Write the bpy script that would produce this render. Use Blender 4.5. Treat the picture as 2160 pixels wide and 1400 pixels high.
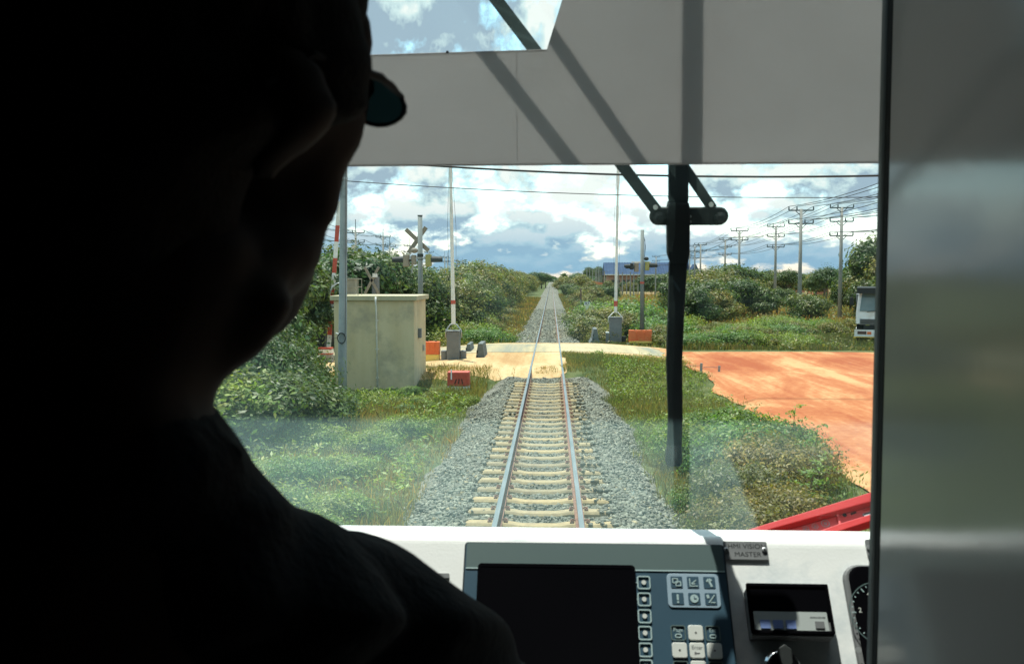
import bpy, bmesh, math, random
import numpy as np
from mathutils import Vector, Matrix, Euler

scene = bpy.context.scene
for o in list(bpy.data.objects):
    bpy.data.objects.remove(o)
COL = scene.collection
R = math.radians

# ------------------------------------------------------------------ camera
FPX = 1900.0                     # focal length in pixels of the 2160 px wide photograph
cam_d = bpy.data.cameras.new("camera")
cam_d.sensor_width = 36.0
cam_d.lens = FPX / 2160.0 * 36.0
cam_d.clip_start = 0.02
cam_d.clip_end = 9000.0
cam = bpy.data.objects.new("camera", cam_d)
COL.objects.link(cam)
CAM = Vector((0.0, 0.0, 3.0))
cam.location = CAM
cam.rotation_euler = Euler((R(90.0 - 3.373), 0.0, R(2.5)), 'XYZ')
cam_d.dof.use_dof = True
cam_d.dof.focus_distance = 45.0
cam_d.dof.aperture_fstop = 17.0
scene.camera = cam
CR = cam.rotation_euler.to_matrix()

# ------------------------------------------------------------------ sun and sky
SUN_EL, SUN_AZ = 74.0, -28.0      # azimuth from +Y, negative = to the left
el, az = R(SUN_EL), R(SUN_AZ)
SUN = Vector((math.sin(az) * math.cos(el), math.cos(az) * math.cos(el), math.sin(el)))
sd = bpy.data.lights.new("sun", 'SUN')
sd.energy = 5.0
sd.angle = R(0.5)
sd.color = (1.0, 0.955, 0.88)
sun = bpy.data.objects.new("sun", sd)
COL.objects.link(sun)
sun.rotation_euler = SUN.to_track_quat('Z', 'Y').to_euler()
sun.location = (0, 0, 60)

world = bpy.data.worlds.new("World")
scene.world = world
world.use_nodes = True
nt = world.node_tree
nt.nodes.clear()
def N(t, typ, **kw):
    n = t.nodes.new(typ)
    for k, v in kw.items():
        if k in n.inputs: n.inputs[k].default_value = v
        else: setattr(n, k, v)
    return n
def math_node(t, op, a, b=None, clamp=False):
    n = t.nodes.new('ShaderNodeMath'); n.operation = op; n.use_clamp = clamp
    for i, v in enumerate((a, b)):
        if v is None: continue
        if isinstance(v, (int, float)): n.inputs[i].default_value = v
        else: t.links.new(v, n.inputs[i])
    return n.outputs[0]
def ramp(t, fac, stops, interp='LINEAR'):
    n = t.nodes.new('ShaderNodeValToRGB'); n.color_ramp.interpolation = interp
    e = n.color_ramp.elements
    while len(e) > len(stops): e.remove(e[-1])
    while len(e) < len(stops): e.new(0.5)
    for i, (p, c) in enumerate(stops):
        e[i].position = p
        e[i].color = (c, c, c, 1) if isinstance(c, (int, float)) else (*c, 1)
    t.links.new(fac, n.inputs[0])
    return n.outputs[0]

out = N(nt, 'ShaderNodeOutputWorld')
sky = N(nt, 'ShaderNodeTexSky')
sky.sky_type = 'NISHITA'; sky.sun_disc = False
sky.sun_elevation = el; sky.sun_rotation = R(360 + SUN_AZ)
sky.altitude = 20; sky.air_density = 1.0; sky.dust_density = 1.2; sky.ozone_density = 1.4
bg1 = N(nt, 'ShaderNodeBackground', Strength=0.11)
skc = N(nt, 'ShaderNodeHueSaturation', Hue=0.455, Saturation=1.05, Value=2.0)
nt.links.new(sky.outputs[0], skc.inputs['Color'])
nt.links.new(skc.outputs[0], bg1.inputs[0])
tc = N(nt, 'ShaderNodeTexCoord')
sep = N(nt, 'ShaderNodeSeparateXYZ')
nt.links.new(tc.outputs['Generated'], sep.inputs[0])
zz = math_node(nt, 'ADD', math_node(nt, 'MAXIMUM', sep.outputs[2], 0.0), 0.085)
lz = math_node(nt, 'MULTIPLY', math_node(nt, 'LOGARITHM', zz, 2.718), 2.15)
def cloud_noise(dz, scale, det, off=0.0):
    c = N(nt, 'ShaderNodeCombineXYZ')
    nt.links.new(math_node(nt, 'ADD', math_node(nt, 'MULTIPLY', sep.outputs[0], 8.5), off), c.inputs[0])
    nt.links.new(math_node(nt, 'MULTIPLY', sep.outputs[1], 8.5), c.inputs[1])
    nt.links.new(math_node(nt, 'ADD', lz, dz), c.inputs[2])
    n = N(nt, 'ShaderNodeTexNoise', Scale=scale, Detail=det, Roughness=0.56, Distortion=0.0)
    nt.links.new(c.outputs[0], n.inputs['Vector'])
    return n.outputs[0]
na = cloud_noise(0.0, 2.2, 9.0, 3.1); nb = cloud_noise(0.17, 2.2, 5.0, 3.1); nl = cloud_noise(3.3, 0.42, 3.0, 5.2)
dens = math_node(nt, 'ADD', math_node(nt, 'MULTIPLY', na, 0.72), math_node(nt, 'MULTIPLY', nl, 0.28))
mask = ramp(nt, dens, [(0.435, 0.0), (0.475, 0.7), (0.51, 1.0)])
sh = math_node(nt, 'ADD', math_node(nt, 'MULTIPLY', math_node(nt, 'SUBTRACT', nb, na), 1.15), nl)
shade = ramp(nt, sh, [(0.37, (1.06, 1.09, 1.06)), (0.465, (0.76, 0.94, 0.96)), (0.575, (0.42, 0.55, 0.67))])
mixc = N(nt, 'ShaderNodeMixRGB', blend_type='MIX')
mixc.inputs[1].default_value = (0.32, 0.54, 0.74, 1)
nt.links.new(ramp(nt, sep.outputs[2], [(0.0, 0.0), (0.03, 0.22), (0.085, 1.0)]), mixc.inputs[0])
nt.links.new(shade, mixc.inputs[2])
bg2 = N(nt, 'ShaderNodeBackground', Strength=0.63)
nt.links.new(mixc.outputs[0], bg2.inputs[0])
mx = N(nt, 'ShaderNodeMixShader')
nt.links.new(mask, mx.inputs[0])
nt.links.new(bg1.outputs[0], mx.inputs[1]); nt.links.new(bg2.outputs[0], mx.inputs[2])
nt.links.new(mx.outputs[0], out.inputs[0])

vs = scene.view_settings
vs.view_transform = 'Standard'; vs.look = 'None'; vs.exposure = 0.58; vs.gamma = 1.0
vs.use_curve_mapping = False
scene.cycles.max_bounces = 8
scene.cycles.transparent_max_bounces = 12
scene.cycles.sample_clamp_indirect = 6.0
scene.cycles.use_denoising = True

# ------------------------------------------------------------------ placing
def ray(px, py):
    return CR @ Vector(((px - 1080) / FPX, (700 - py) / FPX, -1.0))
def at(px, py, D):
    d = ray(px, py)
    return CAM + d * (D / d.y)
TX = -0.155                       # centre line of the track

class Plane:
    """local frame U right, V up the surface, W out of it towards the viewer"""
    def __init__(s, origin, tilt, lean_sign=1):
        # tilt = angle of the surface from vertical; positive = top leans away from the camera
        s.O = Vector(origin); t = R(tilt)
        s.U = Vector((1, 0, 0)); s.V = Vector((0, math.sin(t), math.cos(t))); s.W = s.U.cross(s.V)
        s.M = Matrix((s.U, s.V, s.W)).transposed()
    def uv(s, px, py, lift=0.0):
        d = ray(px, py); o = s.O + s.W * lift
        k = (o - CAM).dot(s.W) / d.dot(s.W)
        p = CAM + d * k - o
        return Vector((p.dot(s.U), p.dot(s.V)))
    def matrix(s, u, v, w=0.0):
        m = s.M.to_4x4(); m.translation = s.O + s.U * u + s.V * v + s.W * w
        return m

# ------------------------------------------------------------------ mesh builder
class MB:
    def __init__(s): s.v = []; s.f = []
    def quad(s, *p):
        i = len(s.v); s.v += [tuple(q) for q in p]; s.f.append(tuple(range(i, i + len(p)))); return s
    def box(s, c, d, rot=None):
        i = len(s.v); c = Vector(c)
        for x in (-.5, .5):
            for y in (-.5, .5):
                for z in (-.5, .5):
                    q = Vector((x * d[0], y * d[1], z * d[2]))
                    if rot is not None: q = rot @ q
                    s.v.append(tuple(q + c))
        for a in ((0, 1, 3, 2), (4, 6, 7, 5), (0, 4, 5, 1), (2, 3, 7, 6), (0, 2, 6, 4), (1, 5, 7, 3)):
            s.f.append(tuple(i + k for k in a))
        return s
    def bar(s, a, b, w, h=None, up=(0, 0, 1)):
        h = w if h is None else h
        a, b = Vector(a), Vector(b); d = (b - a); L = d.length; d.normalize()
        u = Vector(up)
        if abs(d.dot(u)) > .98: u = Vector((0, 1, 0))
        x = d.cross(u).normalized(); y = x.cross(d)
        M = Matrix((x, d, y)).transposed()
        return s.box((a + b) / 2, (w, L, h), M)
    def tube(s, pts, rad, n=8, caps=True):
        pts = [Vector(p) for p in pts]
        rad = rad if isinstance(rad, (list, tuple)) else [rad] * len(pts)
        base = len(s.v); ref = None
        for k, p in enumerate(pts):
            d = (pts[min(k + 1, len(pts) - 1)] - pts[max(k - 1, 0)]).normalized()
            if ref is None: ref = Vector((0, 0, 1)) if abs(d.z) < .9 else Vector((1, 0, 0))
            x = d.cross(ref).normalized(); y = x.cross(d).normalized(); ref = y
            for j in range(n):
                a = 2 * math.pi * j / n
                s.v.append(tuple(p + (x * math.cos(a) + y * math.sin(a)) * rad[k]))
        for k in range(len(pts) - 1):
            for j in range(n):
                a = base + k * n + j; b = base + k * n + (j + 1) % n
                s.f.append((a, b, b + n, a + n))
        if caps:
            s.f.append(tuple(base + j for j in range(n))[::-1])
            s.f.append(tuple(base + (len(pts) - 1) * n + j for j in range(n)))
        return s
    def prism(s, poly, axis, t0, t1):
        """poly: 2D outline; axis 'x','y','z' is the extrusion axis"""
        def P(a, b, t):
            return {'x': (t, a, b), 'y': (a, t, b), 'z': (a, b, t)}[axis]
        i = len(s.v); n = len(poly)
        s.v += [P(a, b, t0) for a, b in poly] + [P(a, b, t1) for a, b in poly]
        s.f.append(tuple(i + k for k in range(n))[::-1]); s.f.append(tuple(i + n + k for k in range(n)))
        for k in range(n):
            j = (k + 1) % n
            s.f.append((i + k, i + j, i + n + j, i + n + k))
        return s
    def ell(s, c, r, n=16, m=10, rot=None):
        i = len(s.v); c = Vector(c)
        r = (r, r, r) if isinstance(r, (int, float)) else r
        def add(q):
            q = Vector(q)
            if rot is not None: q = rot @ q
            s.v.append(tuple(c + q))
        add((0, 0, r[2]))
        for a in range(1, m):
            t = math.pi * a / m
            for b in range(n):
                p = 2 * math.pi * b / n
                add((r[0] * math.sin(t) * math.cos(p), r[1] * math.sin(t) * math.sin(p), r[2] * math.cos(t)))
        add((0, 0, -r[2])); last = len(s.v) - 1
        for b in range(n): s.f.append((i, i + 1 + b, i + 1 + (b + 1) % n))
        for a in range(m - 2):
            for b in range(n):
                p = i + 1 + a * n + b; q = i + 1 + a * n + (b + 1) % n
                s.f.append((p, p + n, q + n, q))
        for b in range(n): s.f.append((last, i + 1 + (m - 2) * n + (b + 1) % n, i + 1 + (m - 2) * n + b))
        return s
    def rrect(s, cx, cy, w, h, r, z0, z1, n=5):
        return s.prism(rr(cx, cy, w, h, r, n), 'z', z0, z1)
    def ring(s, cx, cy, w, h, r, t, z0, z1, n=5):
        a = rr(cx, cy, w, h, r, n); b = rr(cx, cy, w - 2 * t, h - 2 * t, max(r - t, .0004), n)
        i = len(s.v); k = len(a)
        for z in (z0, z1):
            s.v += [(x, y, z) for x, y in a]; s.v += [(x, y, z) for x, y in b]
        for j in range(k):
            m = (j + 1) % k
            s.f.append((i + 2*k + j, i + 2*k + m, i + 3*k + m, i + 3*k + j))
            s.f.append((i + m, i + j, i + k + j, i + k + m))
            s.f.append((i + j, i + m, i + 2*k + m, i + 2*k + j))
            s.f.append((i + k + m, i + k + j, i + 3*k + j, i + 3*k + m))
        return s
    def mesh(s, name):
        me = bpy.data.meshes.new(name)
        me.from_pydata(s.v, [], s.f); me.update()
        bm = bmesh.new(); bm.from_mesh(me); bmesh.ops.recalc_face_normals(bm, faces=bm.faces); bm.to_mesh(me); bm.free()
        return me
def rr(cx, cy, w, h, r, n=5):
    p = []
    for sx, sy, a0 in ((1, 1, 0), (-1, 1, 90), (-1, -1, 180), (1, -1, 270)):
        for k in range(n + 1):
            a = R(a0 + 90 * k / n)
            p.append((cx + sx * (w / 2 - r) + r * math.cos(a), cy + sy * (h / 2 - r) + r * math.sin(a)))
    return p

def tag(o, label=None, cat=None, group=None, kind=None):
    if label: o['label'] = label
    if cat: o['category'] = cat
    if group: o['group'] = group
    if kind: o['kind'] = kind
    return o
def thing(name, label, cat, loc=(0, 0, 0), rz=0.0, group=None, M=None):
    o = bpy.data.objects.new(name, None); COL.objects.link(o)
    o.empty_display_size = 0.1
    if M is not None: o.matrix_world = M
    else: o.location = loc; o.rotation_euler = (0, 0, rz)
    return tag(o, label, cat, group)
def obj(name, mb, mat, parent=None, smooth=False, loc=None, bevel=0.0, label=None, M=None, rz=0.0):
    me = mb if isinstance(mb, bpy.types.Mesh) else mb.mesh(name)
    if mat is not None:
        for m in (mat if isinstance(mat, (list, tuple)) else [mat]): me.materials.append(m)
    if smooth:
        me.polygons.foreach_set('use_smooth', [True] * len(me.polygons))
    o = bpy.data.objects.new(name, me); COL.objects.link(o)
    if bevel:
        b = o.modifiers.new('bevel', 'BEVEL'); b.width = bevel; b.segments = 2; b.limit_method = 'ANGLE'; b.angle_limit = R(40)
    if M is not None: o.matrix_world = M
    if loc is not None: o.location = loc; o.rotation_euler = (0, 0, rz)
    if parent is not None: o.parent = parent
    if label: o['label'] = label
    return o
def copy_tree(src, loc=None, rz=None, sc=None, label=None, group=None):
    kids = {}
    for o in COL.objects:
        if o.parent is not None: kids.setdefault(o.parent.name, []).append(o)
    def rec(o, parent):
        c = o.copy(); COL.objects.link(c); c.parent = parent
        for ch in kids.get(o.name, []): rec(ch, c)
        return c
    c = rec(src, None)
    if loc is not None: c.location = loc
    if rz is not None: c.rotation_euler = (0, 0, rz)
    if sc is not None: c.scale = sc if isinstance(sc, tuple) else (sc, sc, sc)
    if label: c['label'] = label
    if group: c['group'] = group
    return c
def np_mesh(name, V, F, col=None):
    V = np.asarray(V, np.float32); F = np.asarray(F, np.int32); k = F.shape[1]
    me = bpy.data.meshes.new(name)
    me.vertices.add(len(V)); me.vertices.foreach_set('co', V.ravel())
    me.loops.add(F.size); me.loops.foreach_set('vertex_index', F.ravel())
    me.polygons.add(len(F))
    me.polygons.foreach_set('loop_start', np.arange(0, F.size, k, dtype=np.int32))
    me.polygons.foreach_set('loop_total', np.full(len(F), k, np.int32))
    me.update(calc_edges=True)
    if col is not None:
        a = me.color_attributes.new('Col', 'FLOAT_COLOR', 'POINT')
        c = np.ones((len(V), 4), np.float32); c[:, :3] = col
        a.data.foreach_set('color', c.ravel())
    return me
def text_mesh(body, size, align='CENTER', extrude=0.0):
    cu = bpy.data.curves.new('lettering', 'FONT'); cu.body = body; cu.size = size
    cu.align_x = align; cu.align_y = 'CENTER'; cu.extrude = extrude
    t = bpy.data.objects.new('lettering', cu); COL.objects.link(t)
    dg = bpy.context.evaluated_depsgraph_get()
    me = bpy.data.meshes.new_from_object(t.evaluated_get(dg))
    bpy.data.objects.remove(t); bpy.data.curves.remove(cu)
    return me

# ------------------------------------------------------------------ materials
def mat(name, c1, c2=None, scale=6.0, rough=0.7, metal=0.0, bump=0.0, bscale=40.0, spec=0.5, detail=5.0,
        lo=0.35, hi=0.65, coat=0.0, stretch=None, grime=None, gscale=1.5, attr=False, rvar=0.0, orand=None, g0=.50, g1=.72):
    m = bpy.data.materials.new(name); m.use_nodes = True
    t = m.node_tree; b = t.nodes['Principled BSDF']
    b.inputs['Roughness'].default_value = rough; b.inputs['Metallic'].default_value = metal
    b.inputs['Specular IOR Level'].default_value = spec
    b.inputs['Coat Weight'].default_value = coat
    c2 = c2 or c1
    tc = N(t, 'ShaderNodeTexCoord'); mp = N(t, 'ShaderNodeMapping')
    if stretch: mp.inputs['Scale'].default_value = stretch
    t.links.new(tc.outputs['Object'], mp.inputs[0])
    n = N(t, 'ShaderNodeTexNoise', Scale=scale, Detail=detail, Roughness=0.6)
    t.links.new(mp.outputs[0], n.inputs['Vector'])
    colr = ramp(t, n.outputs[0], [(lo, c1), (hi, c2)])
    if grime:
        g = N(t, 'ShaderNodeTexNoise', Scale=gscale, Detail=8.0, Roughness=0.68)
        t.links.new(tc.outputs['Object'], g.inputs['Vector'])
        mx = N(t, 'ShaderNodeMixRGB'); mx.inputs[2].default_value = (*grime, 1)
        t.links.new(ramp(t, g.outputs[0], [(g0, 0.0), (g1, 0.85)]), mx.inputs[0])
        t.links.new(colr, mx.inputs[1]); colr = mx.outputs[0]
    if orand:
        oi = N(t, 'ShaderNodeObjectInfo'); mo = N(t, 'ShaderNodeMixRGB', blend_type='MULTIPLY'); mo.inputs[0].default_value = 1.0
        t.links.new(ramp(t, oi.outputs['Random'], orand), mo.inputs[2]); t.links.new(colr, mo.inputs[1]); colr = mo.outputs[0]
    if attr:
        a = N(t, 'ShaderNodeAttribute', attribute_name='Col')
        mm = N(t, 'ShaderNodeMixRGB', blend_type='MULTIPLY'); mm.inputs[0].default_value = 1.0
        t.links.new(colr, mm.inputs[1]); t.links.new(a.outputs['Color'], mm.inputs[2]); colr = mm.outputs[0]
    t.links.new(colr, b.inputs['Base Color'])
    if bump:
        n3 = N(t, 'ShaderNodeTexNoise', Scale=bscale, Detail=4.0, Roughness=0.6)
        t.links.new(mp.outputs[0], n3.inputs['Vector'])
        bp = N(t, 'ShaderNodeBump', Strength=bump, Distance=0.02)
        t.links.new(n3.outputs[0], bp.inputs['Height']); t.links.new(bp.outputs[0], b.inputs['Normal'])
    if rvar:
        r = math_node(t, 'ADD', math_node(t, 'MULTIPLY', n.outputs[0], rvar), rough - rvar / 2)
        t.links.new(r, b.inputs['Roughness'])
    return m
def leaf_mat(name, c1, c2, trans=0.35, scale=1.2, rough=0.5, orand=((0, (.72, .88, .95)), (.35, (1.0, 1.0, 1.0)), (.7, (1.18, 1.05, .85)), (1, (1.3, 1.12, .8)))):
    m = mat(name, c1, c2, scale=scale, rough=rough, attr=True, detail=3.0, lo=0.38, hi=0.62, spec=0.35, orand=list(orand))
    t = m.node_tree; b = t.nodes['Principled BSDF']; o = t.nodes['Material Output']
    tr = N(t, 'ShaderNodeBsdfTranslucent')
    src = b.inputs['Base Color'].links[0].from_socket
    g = N(t, 'ShaderNodeMixRGB', blend_type='MULTIPLY'); g.inputs[0].default_value = 1.0
    g.inputs[2].default_value = (1.25, 1.35, 0.55, 1)
    t.links.new(src, g.inputs[1]); t.links.new(g.outputs[0], tr.inputs[0])
    mx = N(t, 'ShaderNodeMixShader'); mx.inputs[0].default_value = trans
    t.links.new(b.outputs[0], mx.inputs[1]); t.links.new(tr.outputs[0], mx.inputs[2])
    t.links.new(mx.outputs[0], o.inputs[0])
    return m

M_conc = mat('weathered_concrete', (.24, .25, .24), (.34, .34, .31), scale=5, rough=.85, bump=.25, bscale=30, grime=(.20, .20, .18))
M_sleep = mat('sleeper_concrete', (.25, .205, .115), (.34, .28, .16), scale=9, rough=.9, bump=.3, bscale=60, grime=(.20, .16, .11), gscale=3, orand=[(0, (.72, .74, .78)), (.5, (1, 1, 1)), (1, (1.12, 1.05, .92))])
M_pole = mat('pole_concrete', (.27, .30, .31), (.38, .40, .40), scale=2.5, rough=.8, bump=.3, bscale=14, stretch=(1, 1, .35), grime=(.18, .20, .21), gscale=2)
M_polefar = mat('distant_pole_concrete', (.22, .22, .20), (.31, .30, .27), scale=1.5, rough=.85, grime=(.24, .22, .2))
M_steel = mat('galvanised_steel', (.35, .37, .38), (.48, .5, .5), scale=12, rough=.45, metal=.7)
M_dark = mat('dark_metal', (.014, .018, .018), (.024, .028, .028), scale=20, rough=.6, spec=.25)
M_black = mat('black_rubber', (.005, .006, .007), (.009, .010, .011), scale=30, rough=.75, spec=.15)
M_white = mat('white_paint', (.72, .72, .68), (.82, .82, .78), scale=10, rough=.5, grime=(.45, .42, .35))
M_red = mat('red_paint', (.45, .06, .03), (.56, .09, .05), scale=10, rough=.5, grime=(.28, .07, .05))
M_cab = mat('grey_cabinet_paint', (.13, .14, .145), (.17, .175, .18), scale=4, rough=.55, grime=(.09, .09, .085))
M_railside = mat('rusty_rail_side', (.13, .065, .045), (.22, .12, .08), scale=14, rough=.85, bump=.2)
M_railtop = mat('polished_rail_head', (.11, .145, .155), (.17, .20, .21), scale=3, rough=.55, metal=.35, stretch=(8, .4, 8))
M_kiosk = mat('tan_render', (.52, .43, .255), (.60, .51, .325), scale=2.2, stretch=(1, 1, .22), rough=.9, bump=.15, bscale=60, grime=(.27, .25, .19), gscale=.9)
M_kioskroof = mat('pale_roof_slab', (.40, .36, .23), (.48, .44, .29), scale=3, rough=.9, grime=(.3, .28, .2))
M_orange = mat('orange_plastic', (.72, .13, .025), (.82, .19, .045), scale=3, rough=.5, grime=(.5, .14, .06))
M_yellow = mat('yellow_plastic', (.80, .52, .08), (.88, .60, .12), scale=3, rough=.5, grime=(.5, .34, .1))
M_wire = mat('black_cable', (.012, .014, .015), (.02, .022, .024), scale=30, rough=.6)
M_brick = mat('far_brick', (.30, .15, .11), (.40, .23, .17), scale=.7, rough=.9)
M_blueroof = mat('blue_metal_roof', (.035, .06, .115), (.05, .08, .14), scale=.4, rough=.9, spec=.1)
M_bark = mat('bark', (.10, .075, .05), (.19, .15, .11), scale=8, rough=.95, bump=.5, bscale=25, stretch=(1, 1, .3))
M_glassdark = mat('dark_glass', (.02, .03, .035), (.04, .05, .055), scale=2, rough=.08)
M_sigyellow = mat('signal_yellow_green', (.24, .24, .07), (.32, .31, .10), scale=5, rough=.6)
M_beige = mat('signal_beige', (.21, .185, .14), (.28, .245, .19), scale=5, rough=.7)
L_dark = leaf_mat('mango_leaves', (.04, .088, .034), (.088, .135, .045), .32)
L_mid = leaf_mat('hedge_leaves', (.10, .145, .04), (.20, .185, .062), .34)
L_weed = leaf_mat('weed_leaves', (.10, .19, .055), (.19, .26, .075), .40, scale=.8)
L_olive = leaf_mat('olive_field_grass', (.13, .145, .055), (.21, .18, .078), .36, scale=.25)
L_scrub = leaf_mat('yellowing_scrub_leaves', (.105, .12, .04), (.20, .175, .062), .34, scale=.9)
L_grass = leaf_mat('grass_blades', (.12, .165, .065), (.22, .21, .095), .40, scale=.35)
L_dry = leaf_mat('dry_grass', (.20, .19, .08), (.28, .20, .09), .4, scale=.2)

# ------------------------------------------------------------------ pose numbers for the driver
HEAD_C = (-.178, .42, 3.078); HEAD_YAW = 22.0; HEAD_PITCH = -6.0; HEAD_ROLL = 7.5
JACKET_EXTRA = [((-.196, .395, 2.895), (.055, .06, .04)), ((-.178, .41, 2.870), (.058, .065, .05)), ((-.148, .45, 2.832), (.058, .065, .05))]

SCULPT = ([4, 18, 32, 46, 60, 74, 88, 102, 116, 130, 144, 158, 172, 186, 200, 214, 228, 242, 256, 270, 284, 298, 312, 326, 340, 354, 368, 382, 396, 410, 424, 438, 452, 466, 480, 494, 508, 522, 536, 550, 564, 578, 592, 606, 620, 634, 648, 662, 676, 690, 704, 718, 732, 746, 760, 774, 788, 802, 816, 830, 844, 858, 872, 886, 900, 914, 928, 942, 956, 970, 984, 998, 1012, 1026, 1040, 1054, 1068, 1082, 1096, 1110, 1124, 1138, 1152, 1166, 1180, 1194, 1208, 1222, 1236, 1250, 1264, 1278, 1292, 1306, 1320, 1334, 1348, 1362, 1376, 1390], [-42, -35, -32, -33, -28, -30, -25, -16, -5, -3, -1, 8, 1, 1, 11, 28, 36, 42, 34, 29, 22, 9, -5, -18, -29, -40, -45, -46, -46, -41, -36, -33, -22, -9, 8, 21, 27, 28, 28, 29, 26, 26, 17, 15, 13, 13, 18, 4, -2, -17, -23, -20, -25, -30, -37, -45, -62, -66, -67, -66, -70, -62, -63, -40, -41, -33, -14, -14, 1, 4, 1, 13, -2, -2, -1, 18, 25, -3, 4, 15, -10, -1, 10, 0, 7, 13, 21, 28, 33, 41, 47, 60, 80, 77, 73, 67, 60, 51, 42, 26])
# ================================================================== GROUND
def wob(x, y):
    return .5 * np.sin(x * .9 + 1.3 * np.sin(y * .37)) + .5 * np.sin(y * .73 + 1.7 * np.sin(x * .51 + 2))
def sstep(a, b, x):
    t = np.clip((x - a) / (b - a), 0, 1); return t * t * (3 - 2 * t)
def gz(x, y):
    x = np.asarray(x, float); y = np.asarray(y, float)
    z = -.50 + .05 * wob(x, y) * sstep(2.2, 4, np.abs(x - TX))
    cross = sstep(27.4, 30.6, y) * (1 - sstep(42.5, 44.5, y))
    ramp_h = -.035 + (-.33) * sstep(1.6, 7.5, np.abs(x - TX))
    z = z * (1 - cross) + ramp_h * cross
    lot = sstep(5.2, 5.9, x) * (1 - sstep(42.5, 44.5, y))
    z = z * (1 - lot) + (-.40 + .02 * wob(x * .6, y * .5)) * lot
    hump = np.exp(-((x - 2.6) / 1.5) ** 2 - ((y - 32.5) / 3.0) ** 2) * .16
    return z + hump * (x < 5.2)
xs = np.unique(np.concatenate([np.linspace(-900, -60, 22), np.linspace(-60, -14, 30), np.linspace(-14, 14, 113), np.linspace(14, 60, 40), np.linspace(60, 900, 22)]))
ys = np.unique(np.concatenate([np.linspace(-40, 8, 13), np.linspace(8, 50, 140), np.linspace(50, 200, 90), np.linspace(200, 3500, 50)]))
def grid_mesh(name, xs, ys, fz):
    X, Y = np.meshgrid(xs, ys); Z = fz(X, Y)
    V = np.stack([X.ravel(), Y.ravel(), Z.ravel()], 1); nx = len(xs); ny = len(ys)
    i = (np.arange(ny - 1)[:, None] * nx + np.arange(nx - 1)[None]).ravel()
    return np_mesh(name, V, np.stack([i, i + 1, i + nx + 1, i + nx], 1))

def ground_mat():
    m = bpy.data.materials.new('earth_and_turf'); m.use_nodes = True; t = m.node_tree; b = t.nodes['Principled BSDF']
    b.inputs['Roughness'].default_value = .95; b.inputs['Specular IOR Level'].default_value = .1
    g = N(t, 'ShaderNodeNewGeometry'); s = N(t, 'ShaderNodeSeparateXYZ'); t.links.new(g.outputs['Position'], s.inputs[0])
    def noise(sc, det=6, off=0):
        mp = N(t, 'ShaderNodeMapping'); mp.inputs['Location'].default_value = (off, off * .7, off * .3)
        t.links.new(g.outputs['Position'], mp.inputs[0])
        n = N(t, 'ShaderNodeTexNoise', Scale=sc, Detail=det, Roughness=.6); t.links.new(mp.outputs[0], n.inputs['Vector']); return n.outputs[0]
    c_g = ramp(t, noise(2.2), [(.35, (.045, .07, .028)), (.6, (.10, .115, .045)), (.72, (.15, .12, .065))])
    c_d = ramp(t, noise(.16, 7, 5), [(.36, (.11, .135, .05)), (.5, (.20, .16, .075)), (.62, (.27, .17, .095))])
    far = math_node(t, 'MULTIPLY', ramp(t, s.outputs[1], [(0, 0), (1, 1)]), 1)
    mr = N(t, 'ShaderNodeMapRange'); mr.inputs[1].default_value = 55; mr.inputs[2].default_value = 75
    t.links.new(s.outputs[1], mr.inputs[0])
    mr2 = N(t, 'ShaderNodeMapRange'); mr2.inputs[1].default_value = 7; mr2.inputs[2].default_value = 11
    t.links.new(s.outputs[0], mr2.inputs[0])
    f = math_node(t, 'MULTIPLY', mr.outputs[0], mr2.outputs[0])
    mx = N(t, 'ShaderNodeMixRGB'); t.links.new(f, mx.inputs[0]); t.links.new(c_g, mx.inputs[1]); t.links.new(c_d, mx.inputs[2])
    t.links.new(mx.outputs[0], b.inputs['Base Color'])
    bp = N(t, 'ShaderNodeBump', Strength=.6, Distance=.05); t.links.new(noise(9, 5), bp.inputs['Height']); t.links.new(bp.outputs[0], b.inputs['Normal'])
    return m
ground = obj('ground', grid_mesh('ground', xs, ys, gz), ground_mat(), smooth=True); tag(ground, kind='structure')

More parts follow.
